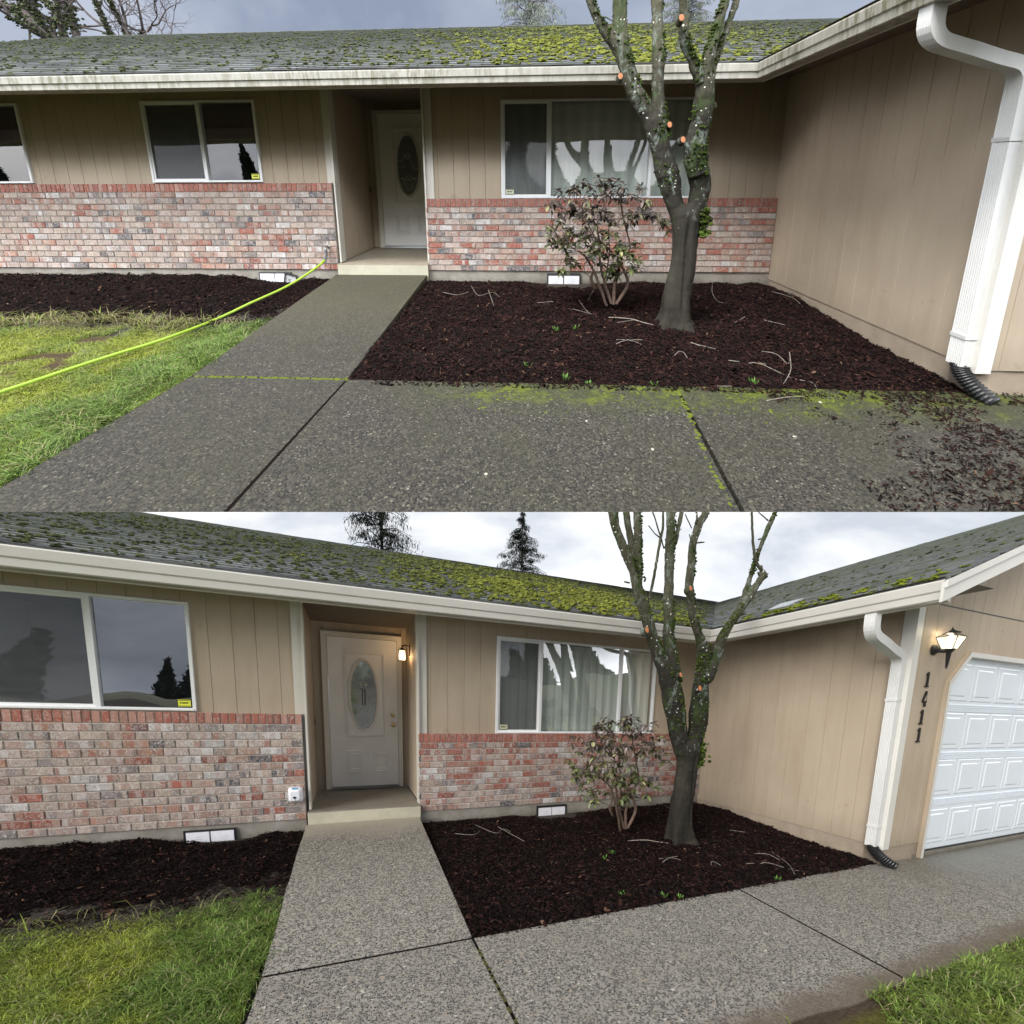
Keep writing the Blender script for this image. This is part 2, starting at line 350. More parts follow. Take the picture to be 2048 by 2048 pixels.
def m_turf(t, hp, col):
    n2 = t.noise(hp, 46, 4, .75); n3 = t.noise(hp, 11, 4, .6)
    c = t.mix(1.0, col, t.mix(n2, (.25, .25, .25), (1.5, 1.5, 1.5)), 'MULTIPLY'); c = t.mix(t.ramp(n3, [(.5, 0.), (.7, .6)]), c, (.06, .055, .018))
    return pbsdf(t, c, .95, t.bump(t.math('ADD', n2, n3), 1, .03), .1)
M['turf'] = mat('turf', m_turf)
M['soil'] = plain('soil', (.028, .021, .015), .95, var=.5, sc=20, bump=1, bsc=60)
def m_blade(t, hp, col):
    d = pbsdf(t, col, .6, None, .25); tr = t.n('ShaderNodeBsdfTranslucent', {0: col}).outputs[0]
    return t.n('ShaderNodeMixShader', {0: .3, 1: d, 2: tr}).outputs[0]
M['blade'] = mat('blade', m_blade)
M['leaf'] = mat('leaf', lambda t, hp, col: pbsdf(t, col, .45, None, .4))
M['needle'] = mat('needle', lambda t, hp, col: pbsdf(t, col, .8, None, .2))
M['stem'] = plain('stem', (.11, .07, .05), .8, var=.35, sc=30)
M['grey_stem'] = plain('grey_stem', (.20, .175, .145), .85, var=.35, sc=40)
def m_bark(t, hp, col):
    z = t.n('ShaderNodeSeparateXYZ', {0: hp}).outputs[2]
    n = t.noise(t.stretch(hp, (26, 26, 9)), 1, 5, .65, .8); f1 = t.noise(hp, 90, 4, .7)
    c = t.mix(n, (.013, .012, .010), (.048, .043, .034))
    pale = t.ramp(t.math('MULTIPLY_ADD', z, .33, 0), [(.62, 0.), (.9, 1.)])
    c = t.mix(t.math('MULTIPLY', pale, .8), c, t.mix(n, (.05, .048, .033), (.14, .135, .088)))
    above = t.ramp(t.math('MULTIPLY_ADD', z, .33, t.math('MULTIPLY_ADD', t.noise(hp, 6, 5, .7), .5, -.25)), [(.30, 0.), (.50, 1.)])
    lich = t.math('MULTIPLY', above, t.ramp(t.noise(t.stretch(hp, (11, 11, 6), (5, 5, 5)), 1, 6, .75, .6), [(.54, 0.), (.60, 1.)]))
    c = t.mix(t.math('MULTIPLY', lich, .62), c, t.mix(f1, (.10, .13, .105), (.30, .345, .30)))
    gr = t.math('MULTIPLY', above, t.ramp(t.noise(t.stretch(hp, (7, 7, 3.5), (9, 1, 2)), 1, 6, .7, .5), [(.52, 0.), (.60, 1.)]))
    c = t.mix(t.math('MULTIPLY', gr, .8), c, t.mix(f1, (.018, .032, .010), (.06, .085, .028)))
    vo = t.n('ShaderNodeTexVoronoi', {'Vector': t.n('ShaderNodeVectorMath', {0: hp, 1: t.n('ShaderNodeVectorMath', {0: t.n('ShaderNodeTexNoise', {'Vector': hp, 'Scale': 40.0}).outputs['Color'], 1: (.02, .02, .02)}, operation='MULTIPLY').outputs[0]}, operation='ADD').outputs[0], 'Scale': 36.0}); rv = t.n('ShaderNodeSeparateColor', {0: vo.outputs['Color']})
    dot = t.math('MULTIPLY', t.math('LESS_THAN', vo.outputs['Distance'], t.math('MULTIPLY', rv.outputs[1], .34)), t.math('GREATER_THAN', rv.outputs[0], .78))
    c = t.mix(t.math('MULTIPLY', dot, above), c, (.62, .62, .56))
    streak = t.math('MULTIPLY', t.math('SUBTRACT', 1.0, above), t.ramp(t.noise(t.stretch(hp, (10, 10, .8)), 1, 4), [(.5, 0.), (.7, 1.)]))
    c = t.mix(t.math('MULTIPLY', streak, .5), c, (.07, .066, .05))
    h = t.math('ADD', t.math('MULTIPLY', n, t.ramp(above, [(0., .45), (1., 1.)])), t.math('MULTIPLY', f1, .4))
    return pbsdf(t, c, .8, t.bump(h, 1.0, .03), .12)
M['bark'] = mat('bark', m_bark)
M['far_bark'] = plain('far_bark', (.12, .10, .095), .9, var=.3, sc=2)
def m_cut(t, hp, col):
    return pbsdf(t, t.mix(t.noise(hp, 60, 3), (.30, .095, .032), (.43, .165, .065)), .7)
M['cut'] = mat('cut', m_cut)
def glass(name, tilt, pl, tint=(.9, .95, .95), ior=1.75, rough=0.0):
    n = np.linalg.inv(pl.M).T @ np.array([0, -1., 0]); n /= np.linalg.norm(n); n = n + math.tan(R(tilt)) * np.array([0, 0, 1.]); n /= np.linalg.norm(n)
    def f(t, hp, col):
        sc_ = t.n('ShaderNodeVectorMath', {0: t.n('ShaderNodeVectorMath', {0: t.n('ShaderNodeTexNoise', {'Vector': hp, 'Scale': 1.6, 'Detail': 1.0}).outputs['Color'], 1: (.5, .5, .5)}, operation='SUBTRACT').outputs[0], 1: (.035, .035, .035)}, operation='MULTIPLY').outputs[0]
        nn = t.n('ShaderNodeVectorMath', {0: tuple(n), 1: sc_}, operation='ADD').outputs[0]
        g = t.n('ShaderNodeBsdfGlossy', {'Color': (1, 1, 1, 1), 'Roughness': rough, 'Normal': nn}).outputs[0]
        tr = t.n('ShaderNodeBsdfTransparent', {0: (*tint, 1)}).outputs[0]
        bf = t.n('ShaderNodeNewGeometry').outputs['Backfacing']; fr = t.n('ShaderNodeFresnel', {0: t.math('POWER', ior, t.math('MULTIPLY_ADD', bf, -2.0, 1.0))}).outputs[0]
        return t.n('ShaderNodeMixShader', {0: fr, 1: tr, 2: g}).outputs[0]
    return mat(name, f)
M['glassA'] = glass('glass_upper', -14, UP_, ior=2.4); M['glassB'] = glass('glass_lower', 26, DN_, ior=2.7)
M['screen'] = mat('insect_screen', lambda t, hp, col: t.n('ShaderNodeMixShader', {0: .55, 1: t.n('ShaderNodeBsdfTransparent', {0: (1, 1, 1, 1)}).outputs[0], 2: pbsdf(t, t.mix(t.noise(t.stretch(hp, (3, 3, 9)), 1, 3, .5, 2.0), (.05, .052, .055), (.13, .135, .14)), .8)}).outputs[0])
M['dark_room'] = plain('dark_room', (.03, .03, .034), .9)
def m_blind(t, hp, col):
    w_ = t.n('ShaderNodeTexWave', {'Vector': t.stretch(hp, (1, 1, 0)), 'Scale': 1.8, 'Distortion': 1.0, 'Detail': 1.0}).outputs[0]
    return pbsdf(t, t.mix(w_, (.50, .51, .46), (.60, .60, .54)), .8)
M['blind'] = mat('blind', m_blind)
M['brass'] = plain('brass', (.78, .62, .28), .3, var=.1, Metallic=.75)
M['black_metal'] = plain('black_metal', (.018, .017, .017), .4)
M['black_plastic'] = plain('black_plastic', (.02, .021, .022), .45)
M['number'] = plain('number', (.012, .012, .013), .35)
M['white_foam'] = plain('white_foam', (.78, .78, .82), .6, var=.04, sc=30, bump=.3, bsc=90)
M['grey_foam'] = plain('grey_foam', (.55, .55, .55), .6, var=.12, sc=20)
M['blue_print'] = plain('blue_print', (.04, .20, .36), .5)
M['yellow'] = plain('yellow', (.72, .74, .08), .5); M['ink'] = plain('ink', (.05, .05, .01), .6)
M['pale_print'] = plain('pale_print', (.62, .62, .45), .5)
M['hose'] = plain('hose', (.36, .54, .045), .4, var=.05)
M['hose_grey'] = plain('hose_grey', (.12, .13, .15), .5)
M['tap'] = plain('tap', (.30, .29, .26), .4, Metallic=.7)
M['far_lawn'] = plain('far_lawn', (.09, .095, .05), .9, var=.2, sc=.1)
M['garage_door'] = plain('garage_door', (.68, .73, .77), .4, var=.02, sc=3)
M['threshold'] = plain('threshold', (.30, .30, .29), .35, Metallic=.5)
M['lead'] = plain('lead', (.75, .75, .73), .3, Metallic=.6)
M['lead_dark'] = plain('lead_dark', (.05, .05, .055), .4)
def m_lampglass(st, c, vary):
    def f(t, hp, col):
        e = t.n('ShaderNodeEmission', {0: (*c, 1), 1: st}).outputs[0]
        return e if not vary else t.n('ShaderNodeMixShader', {0: .75, 1: e, 2: pbsdf(t, (.6, .55, .42), .2)}).outputs[0]
    return f
M['bulb'] = mat('lit_bulb', m_lampglass(9.0, (1, .86, .62), False))
M['lantern_glass'] = mat('lantern_glass', lambda t, hp, col: t.n('ShaderNodeMixShader', {0: .32, 1: t.n('ShaderNodeBsdfTransparent', {0: (.95, .93, .85, 1)}).outputs[0], 2: t.n('ShaderNodeEmission', {0: (1, .9, .66, 1), 1: 1.5}).outputs[0]}).outputs[0])
M['frosted'] = mat('frosted', lambda t, hp, col: t.n('ShaderNodeEmission', {0: (1, .66, .34, 1), 1: t.ramp(t.math('MULTIPLY_ADD', t.n('ShaderNodeSeparateXYZ', {0: hp}).outputs[2], 8.0, -17.0), [(0., 4.0), (.5, 7.0), (1., 1.2)])}).outputs[0])
M['pebble'] = plain('pebble', (.42, .40, .33), .6, var=.1)
M['paper'] = plain('paper', (.75, .76, .72), .7)
M['roof_vent'] = plain('roof_vent', (.34, .36, .37), .5)
def door_glass(name, tilt, pl):
    n = np.linalg.inv(pl.M).T @ np.array([0, -1., 0]); n /= np.linalg.norm(n); n = n + math.tan(R(tilt)) * np.array([0, 0, 1.]); n /= np.linalg.norm(n)
    def f(t, hp, col):
        wob = t.n('ShaderNodeVectorMath', {0: t.n('ShaderNodeVectorMath', {0: t.n('ShaderNodeTexNoise', {'Vector': hp, 'Scale': 14.0, 'Detail': 2.0}).outputs['Color'], 1: (.5, .5, .5)}, operation='SUBTRACT').outputs[0], 1: (.12, .12, .12)}, operation='MULTIPLY').outputs[0]
        nn = t.n('ShaderNodeVectorMath', {0: tuple(n), 1: wob}, operation='ADD').outputs[0]
        g = t.n('ShaderNodeBsdfGlossy', {'Color': (.85, .92, .95, 1), 'Roughness': .08, 'Normal': nn}).outputs[0]
        d = pbsdf(t, t.mix(t.noise(hp, 9, 3), (.06, .075, .078), (.15, .175, .18)), .4)
        return t.n('ShaderNodeMixShader', {0: .30, 1: d, 2: g}).outputs[0]
    return mat(name, f)
M['door_glassA'] = door_glass('door_glass_upper', -6, UP_); M['door_glassB'] = door_glass('door_glass_lower', 23, DN_)

# ------------------------------------------------------------------ limb and twig stations, metres (x, y, z[, radius])
A_LIMBS=[[(2.764,-1.35,0.115,0.1681),(2.768,-1.35,0.21,0.1555),(2.765,-1.35,0.361,0.149),(2.783,-1.35,0.5,0.1382),(2.803,-1.35,0.637,0.1328),(2.81,-1.35,0.816,0.1298),(2.802,-1.35,0.993,0.1374),(2.793,-1.35,1.149,0.151),(2.79,-1.35,1.23,0.115)],[(2.748,-1.35,1.08,0.078),(2.696,-1.35,1.209,0.0965),(2.649,-1.35,1.337,0.0985),(2.626,-1.35,1.422,0.1023),(2.596,-1.35,1.505,0.1019),(2.569,-1.35,1.588,0.0981)],[(2.832,-1.35,1.08,0.0735),(2.876,-1.364,1.21,0.0856),(2.889,-1.378,1.338,0.0881),(2.883,-1.392,1.446,0.0923),(2.85,-1.406,1.536,0.0982),(2.818,-1.42,1.585,0.0952)],[(2.603,-1.35,1.499,0.1058),(2.543,-1.348,1.686,0.1024),(2.488,-1.346,1.86,0.096),(2.424,-1.343,2.001,0.0873),(2.347,-1.341,2.117,0.0837),(2.27,-1.339,2.233,0.0801),(2.233,-1.337,2.347,0.0781),(2.189,-1.334,2.46,0.0825),(2.137,-1.332,2.571,0.0853),(2.087,-1.33,2.646,0.0788)],[(2.113,-1.33,2.595,0.0711),(2.037,-1.342,2.68,0.0643),(1.97,-1.353,2.749,0.0499),(1.912,-1.365,2.832,0.048),(1.869,-1.377,2.92,0.0446),(1.842,-1.388,3.006,0.0419),(1.815,-1.4,3.084,0.0378)],[(2.136,-1.33,2.594,0.075),(2.134,-1.314,2.686,0.071),(2.126,-1.298,2.801,0.0669),(2.126,-1.282,2.914,0.0645),(2.121,-1.266,3.049,0.0627),(2.117,-1.25,3.14,0.0611)],[(2.534,-1.33,1.845,0.0817),(2.509,-1.312,2.004,0.0692),(2.503,-1.294,2.123,0.0634),(2.494,-1.276,2.28,0.0608),(2.49,-1.258,2.436,0.0582),(2.49,-1.24,2.554,0.0645),(2.484,-1.222,2.708,0.0563),(2.471,-1.204,2.862,0.0577),(2.463,-1.186,3.015,0.0599),(2.456,-1.168,3.094,0.0592),(2.452,-1.15,3.174,0.056)],[(2.854,-1.42,1.497,0.097),(2.809,-1.431,1.64,0.104),(2.793,-1.443,1.755,0.1031),(2.807,-1.454,1.868,0.0911),(2.816,-1.466,1.979,0.0879),(2.823,-1.477,2.088,0.0848),(2.823,-1.489,2.195,0.0802),(2.819,-1.5,2.278,0.0742)],[(2.791,-1.5,2.25,0.0607),(2.744,-1.511,2.32,0.0528),(2.697,-1.522,2.402,0.0479),(2.65,-1.533,2.483,0.0461),(2.61,-1.544,2.57,0.0443),(2.589,-1.556,2.648,0.0439),(2.59,-1.567,2.731,0.0399),(2.567,-1.578,2.794,0.0361),(2.562,-1.589,2.907,0.0357),(2.559,-1.6,2.979,0.0319)],[(2.816,-1.5,2.264,0.0569),(2.817,-1.494,2.372,0.0453),(2.836,-1.488,2.479,0.0466),(2.866,-1.481,2.584,0.0449),(2.889,-1.475,2.689,0.0447),(2.911,-1.469,2.792,0.0445),(2.937,-1.462,2.895,0.0428),(2.952,-1.456,2.964,0.042),(2.969,-1.45,3.032,0.0404)],[(2.846,-1.5,2.221,0.0456),(2.873,-1.481,2.339,0.0341),(2.909,-1.462,2.449,0.0318),(2.944,-1.444,2.559,0.0303),(2.983,-1.425,2.669,0.0302),(3.018,-1.406,2.778,0.0287),(3.057,-1.388,2.887,0.0286),(3.082,-1.369,2.983,0.0279),(3.108,-1.35,3.071,0.0264)]]
A_TWIGS=[[(2.439,-1.5,1.513,0.0049),(2.465,-1.5,1.553,0.0049),(2.506,-1.5,1.592,0.0041),(2.553,-1.5,1.608,0.0032)],[(1.983,-1.4,2.811,0.0061),(2.014,-1.4,2.792,0.0054),(2.045,-1.4,2.774,0.0046)],[(2.883,-1.5,2.047,0.0169),(2.927,-1.5,2.061,0.0123),(2.913,-1.5,2.097,0.0076)],[(2.983,-1.4,1.051,0.0154),(3.009,-1.4,1.085,0.0119),(3.02,-1.4,1.111,0.0077)]]
A_CUTS=[(2.122,-1.46,2.324,0.0294),(2.575,-1.42,1.928,0.0285),(2.629,-1.62,1.783,0.0287),(2.528,-1.68,2.692,0.0296)]
B_LIMBS=[[(2.757,-1.35,0.111,0.1796),(2.742,-1.35,0.263,0.1578),(2.741,-1.35,0.454,0.1466),(2.775,-1.35,0.767,0.1354),(2.78,-1.35,0.973,0.1386),(2.771,-1.35,1.137,0.1541),(2.763,-1.35,1.235,0.115)],[(2.717,-1.35,1.077,0.0971),(2.611,-1.349,1.339,0.1134),(2.544,-1.347,1.574,0.1179),(2.485,-1.346,1.765,0.1128),(2.401,-1.345,1.951,0.096),(2.279,-1.343,2.129,0.07),(2.19,-1.342,2.305,0.0653),(2.104,-1.341,2.476,0.0608),(2.022,-1.339,2.643,0.0582),(1.944,-1.338,2.806,0.0504),(1.875,-1.337,2.966,0.0462),(1.772,-1.335,3.118,0.0456),(1.692,-1.334,3.268,0.045),(1.653,-1.333,3.397,0.0481),(1.627,-1.331,3.497,0.0478),(1.592,-1.33,3.585,0.0458)],[(1.98,-1.3,2.872,0.0345),(1.957,-1.283,2.994,0.0326),(1.928,-1.267,3.166,0.0361),(1.887,-1.25,3.333,0.0323),(1.868,-1.233,3.476,0.0322),(1.859,-1.217,3.591,0.0322),(1.851,-1.2,3.696,0.0303)],[(2.016,-1.33,2.731,0.0327),(1.997,-1.325,2.902,0.0325),(1.984,-1.32,3.072,0.0341),(1.966,-1.315,3.238,0.0375),(1.949,-1.31,3.387,0.0408),(1.941,-1.305,3.486,0.0425),(1.927,-1.3,3.665,0.0422)],[(2.527,-1.33,1.863,0.0878),(2.477,-1.312,2.146,0.0696),(2.441,-1.294,2.333,0.0635),(2.445,-1.276,2.522,0.0615),(2.443,-1.258,2.709,0.0652),(2.446,-1.24,2.896,0.0593),(2.445,-1.222,3.082,0.0573),(2.456,-1.204,3.269,0.0534),(2.466,-1.186,3.456,0.0514),(2.468,-1.168,3.612,0.0494),(2.462,-1.15,3.84,0.0492)],[(2.517,-1.2,3.298,0.0287),(2.55,-1.188,3.398,0.025),(2.582,-1.175,3.515,0.025),(2.611,-1.162,3.64,0.025),(2.63,-1.15,3.855,0.023)],[(2.83,-1.35,1.116,0.0978),(2.86,-1.375,1.341,0.1009),(2.84,-1.4,1.58,0.0995),(2.806,-1.425,1.774,0.0903),(2.784,-1.45,1.963,0.0833),(2.758,-1.475,2.146,0.0784),(2.727,-1.5,2.233,0.0719)],[(2.722,-1.5,2.196,0.0644),(2.669,-1.509,2.3,0.0544),(2.588,-1.518,2.4,0.0463),(2.517,-1.527,2.532,0.0439),(2.475,-1.536,2.665,0.0453),(2.435,-1.545,2.812,0.0466),(2.431,-1.555,2.978,0.0426),(2.42,-1.564,3.107,0.0388),(2.438,-1.573,3.238,0.0351),(2.477,-1.582,3.356,0.0385),(2.526,-1.591,3.448,0.0349),(2.596,-1.6,3.645,0.0331)],[(2.802,-1.5,1.866,0.0693),(2.87,-1.5,2.001,0.0656),(2.92,-1.5,2.154,0.0597),(2.976,-1.5,2.327,0.0539),(3.072,-1.5,2.484,0.0502),(3.185,-1.5,2.625,0.0466),(3.299,-1.5,2.768,0.0429),(3.4,-1.5,2.91,0.045),(3.492,-1.5,3.03,0.0412)],[(3.119,-1.5,2.526,0.031),(3.215,-1.481,2.67,0.0331),(3.303,-1.463,2.871,0.0333),(3.39,-1.444,3.092,0.0334),(3.469,-1.425,3.277,0.0316),(3.563,-1.406,3.465,0.0298),(3.649,-1.387,3.617,0.03),(3.737,-1.369,3.759,0.0282),(3.853,-1.35,4.006,0.0263)]]
B_TWIGS=[[(2.146,-1.3,2.613,0.0111),(2.195,-1.3,2.848,0.0148),(2.229,-1.3,3.114,0.0147),(2.25,-1.3,3.256,0.0147),(2.267,-1.3,3.378,0.0128),(2.261,-1.3,3.52,0.0109),(2.249,-1.3,3.696,0.0108)],[(2.303,-1.3,3.178,0.0074),(2.206,-1.3,3.368,0.0073),(2.127,-1.3,3.506,0.0072)],[(2.249,-1.3,3.273,0.0073),(2.166,-1.3,3.31,0.0055),(2.095,-1.3,3.366,0.0054)],[(2.344,-1.25,3.21,0.0056),(2.462,-1.25,3.343,0.0057),(2.549,-1.25,3.428,0.0038)],[(3.49,-1.5,3.043,0.0177),(3.399,-1.5,3.104,0.0175),(3.332,-1.5,3.195,0.0154),(3.283,-1.5,3.35,0.0134),(3.227,-1.5,3.613,0.0113),(3.194,-1.5,3.808,0.0093)],[(3.602,-1.4,3.631,0.0079),(3.484,-1.4,3.675,0.0059),(3.425,-1.4,3.701,0.0039)],[(2.406,-1.6,3.32,0.0104),(2.417,-1.6,3.386,0.0087),(2.381,-1.6,3.444,0.0069)],[(2.5,-1.4,3.431,0.0055),(2.447,-1.4,3.489,0.0054)],[(2.381,-1.6,3.137,0.007),(2.339,-1.6,3.212,0.0052)],[(2.48,-1.6,3.161,0.007),(2.529,-1.6,3.172,0.0053)],[(3.458,-1.5,3.075,0.0137),(3.443,-1.5,3.119,0.0098)],[(3.52,-1.4,3.432,0.0099),(3.486,-1.4,3.421,0.0079)],[(2.069,-1.33,2.841,0.0109),(2.074,-1.33,2.863,0.0091)],[(1.84,-1.35,2.781,0.0089),(1.804,-1.35,2.781,0.0071)]]
B_CUTS=[(2.036,-1.45,2.33,0.0323),(2.347,-1.66,2.707,0.0278),(2.475,-1.48,1.916,0.0263),(2.568,-1.66,1.774,0.0311),(3.495,-1.52,3.036,0.043)]
SHRUB_STEMS=[[(2.164,-1.05,0.153,0.0137),(2.088,-1.09,0.347,0.0145),(1.998,-1.13,0.553,0.0114),(1.904,-1.17,0.705,0.0093),(1.787,-1.21,0.788,0.0074),(1.682,-1.25,0.859,0.0046)],[(2.212,-1.05,0.174,0.0157),(2.13,-1.05,0.416,0.0136),(2.079,-1.05,0.614,0.0115),(2.068,-1.05,0.809,0.0105),(2.023,-1.05,1.001,0.0095),(1.945,-1.05,1.095,0.0057),(1.801,-1.05,1.264,0.0037)],[(2.237,-1.05,0.164,0.0176),(2.243,-1.025,0.36,0.0176),(2.286,-1.0,0.575,0.0136),(2.199,-0.975,0.718,0.0127),(2.093,-0.95,0.813,0.0107),(2.037,-0.925,0.858,0.0078),(1.948,-0.9,1.032,0.0049)],[(2.265,-1.05,0.175,0.0157),(2.375,-1.033,0.374,0.0195),(2.333,-1.017,0.529,0.0155),(2.265,-1.0,0.634,0.0136),(2.286,-0.983,0.671,0.0097),(2.384,-0.967,0.708,0.0088),(2.402,-0.95,0.764,0.0088)],[(2.378,-1.05,0.781,0.0086),(2.336,-1.04,0.952,0.0095),(2.294,-1.03,1.093,0.0094),(2.264,-1.02,1.233,0.0085),(2.207,-1.01,1.261,0.0056),(2.149,-1.0,1.354,0.0038)],[(2.265,-1.05,1.226,0.0056),(2.391,-1.067,1.208,0.0046),(2.52,-1.083,1.117,0.0037),(2.675,-1.1,1.035,0.0028)],[(2.046,-1.05,0.335,0.0117),(1.987,-1.067,0.439,0.0155),(2.006,-1.083,0.533,0.0115),(1.992,-1.1,0.595,0.0057)],[(1.886,-1.05,1.189,0.0038),(1.814,-1.1,1.257,0.0037)],[(2.013,-1.05,1.01,0.0066),(1.862,-1.125,1.093,0.0046),(1.752,-1.2,1.155,0.0036)],[(2.068,-1.05,0.809,0.0076),(1.985,-1.083,0.881,0.0047),(1.823,-1.117,0.838,0.0038),(1.643,-1.15,0.814,0.0037)],[(2.13,-1.05,0.416,0.0087),(2.177,-1.0,0.654,0.0068),(2.179,-0.95,0.842,0.0049),(2.18,-0.9,1.032,0.0039)],[(2.023,-1.05,1.001,0.0047),(2.087,-1.075,1.191,0.0047),(2.079,-1.1,1.293,0.0037)],[(1.697,-1.05,0.827,0.0048),(1.593,-1.175,0.968,0.0037),(1.557,-1.3,1.163,0.0027)],[(1.871,-1.05,1.086,0.0038),(1.714,-1.125,1.111,0.0028),(1.633,-1.2,1.227,0.0027)]]
SHRUB_LEAFS=[(1.574,-1.303,1.234),(1.657,-1.22,1.309),(1.651,-0.909,1.228),(1.8,-1.03,1.383),(1.749,-1.298,1.259),(1.819,-1.112,1.367),(1.94,-1.087,1.402),(1.894,-1.262,1.266),(1.991,-0.946,1.296),(2.008,-1.287,1.389),(2.085,-1.135,1.43),(2.152,-1.066,1.428),(2.199,-1.113,1.393),(2.256,-1.027,1.326),(2.051,-0.944,1.21),(2.125,-0.824,1.29),(2.114,-1.194,1.351),(2.007,-0.993,1.175),(1.821,-0.967,1.145),(1.754,-1.189,1.135),(1.817,-1.349,1.149),(1.936,-0.815,1.123),(2.016,-1.186,1.144),(1.61,-1.177,1.061),(1.697,-0.86,1.067),(1.968,-1.028,1.074),(2.106,-1.091,1.09),(2.194,-0.925,1.054),(2.278,-1.333,1.312),(2.412,-0.961,1.286),(2.45,-1.144,1.258),(2.461,-1.3,1.25),(2.543,-0.987,1.174),(2.509,-0.838,1.124),(2.311,-1.236,1.104),(2.405,-1.003,1.043),(2.554,-1.186,1.117),(2.705,-0.942,1.037),(2.732,-0.953,1.0),(2.279,-1.23,1.067),(1.559,-0.894,0.952),(1.604,-0.988,0.895),(1.567,-0.974,0.815),(1.64,-0.899,0.773),(1.693,-1.114,0.79),(1.734,-0.933,0.898),(1.808,-0.867,0.889),(1.721,-1.294,0.984),(1.915,-0.883,0.901),(1.94,-1.133,0.917),(1.77,-1.086,0.833),(1.807,-1.27,0.826),(2.154,-0.966,0.923),(2.132,-1.189,0.916),(2.057,-0.871,0.81),(2.053,-1.199,0.815),(1.985,-1.041,0.759),(2.248,-1.13,0.823),(2.323,-1.013,0.755),(2.238,-1.242,0.749),(2.019,-1.251,0.768),(2.139,-0.939,0.682),(2.227,-0.936,0.681),(1.731,-1.038,0.639),(1.797,-0.843,0.61),(1.67,-1.237,0.585),(1.865,-0.882,0.546),(2.34,-1.257,0.604),(2.476,-0.82,0.526),(2.259,-1.007,0.507),(2.217,-1.016,0.558),(2.114,-0.816,0.565),(2.201,-0.917,0.434),(2.471,-0.916,0.749),(2.3,-1.32,0.755)]
STICKS=[[(2.16,-1.208,0.09),(2.355,-1.262,0.09),(2.47,-1.332,0.09),(2.556,-1.415,0.09)],[(2.11,-1.824,0.09),(2.221,-1.803,0.09),(2.328,-1.838,0.09)],[(1.432,-0.859,0.09),(1.615,-0.86,0.09)],[(1.913,-0.747,0.09),(1.941,-1.036,0.09),(1.992,-1.134,0.09),(2.063,-1.092,0.09)],[(1.809,-1.041,0.09),(1.866,-1.122,0.09),(1.993,-1.128,0.09)],[(2.55,-2.01,0.09),(2.626,-1.95,0.09),(2.641,-2.047,0.09)],[(2.778,-1.184,0.09),(2.838,-1.191,0.09),(2.912,-1.241,0.09),(3.05,-1.251,0.09)],[(2.776,-1.751,0.09),(2.805,-1.874,0.09)],[(2.021,-0.723,0.09),(2.155,-0.293,0.09)],[(2.216,-1.342,0.09),(2.4,-1.29,0.09)],[(3.319,-1.875,0.09),(3.372,-1.99,0.09),(3.392,-2.113,0.09),(3.511,-1.932,0.09)],[(3.511,-1.932,0.09),(3.341,-2.23,0.09),(3.19,-2.403,0.09)],[(3.083,-2.125,0.09),(3.158,-2.155,0.09),(3.311,-2.296,0.09),(3.438,-2.332,0.09),(3.377,-2.492,0.09)],[(3.083,-2.125,0.09),(3.209,-2.134,0.09)],[(2.709,-2.404,0.09),(2.822,-2.419,0.09)],[(2.953,-2.617,0.09),(3.095,-2.593,0.09),(3.245,-2.552,0.09)],[(3.763,0.116,0.14),(3.503,-0.457,0.14),(3.462,-0.724,0.14),(3.541,-0.771,0.14)],[(3.676,-1.24,0.09),(3.812,-1.353,0.09)],[(4.157,-0.51,0.13),(4.272,-0.712,0.13),(4.264,-0.947,0.13)],[(2.77,-1.766,0.09),(2.816,-1.851,0.09),(2.936,-1.88,0.09)],[(2.963,-2.057,0.09),(3.023,-2.104,0.09)],[(3.359,-1.312,0.09),(3.521,-1.191,0.09)],[(0.314,-0.55,0.14),(0.506,-0.643,0.14),(0.616,-0.524,0.14)],[(0.611,-0.277,0.14),(0.756,-0.672,0.14),(0.899,-0.515,0.14),(0.993,-0.604,0.14)],[(0.851,-0.477,0.14),(0.967,-1.007,0.14)],[(2.126,-1.759,0.06),(2.352,-1.771,0.06)]]
SPROUTS=[(1.611,-1.533,0.09),(1.798,-1.472,0.09),(1.636,-2.393,0.03),(1.797,-2.426,0.03),(2.999,-2.376,0.03),(2.261,-2.434,0.03),(1.346,-2.211,0.03)]
SPROUTS_B=[(1.771,-1.469,0.09),(1.623,-1.546,0.09),(1.656,-2.37,0.03),(1.802,-2.393,0.03),(2.956,-2.404,0.04),(1.336,-2.231,0.05)]
HOSE=[(-1.33,-0.081,0.527),(-1.337,-0.095,0.449),(-1.377,-0.174,0.379),(-1.507,-0.433,0.256),(-1.624,-0.667,0.179),(-1.781,-0.981,0.109),(-1.943,-1.304,0.03),(-1.979,-1.85,0.045),(-2.09,-2.156,0.045),(-2.176,-2.425,0.045),(-2.231,-2.641,0.045),(-2.278,-2.803,0.045),(-2.329,-2.991,0.045),(-2.43,-3.256,0.045)]
ROOTBARE=[]

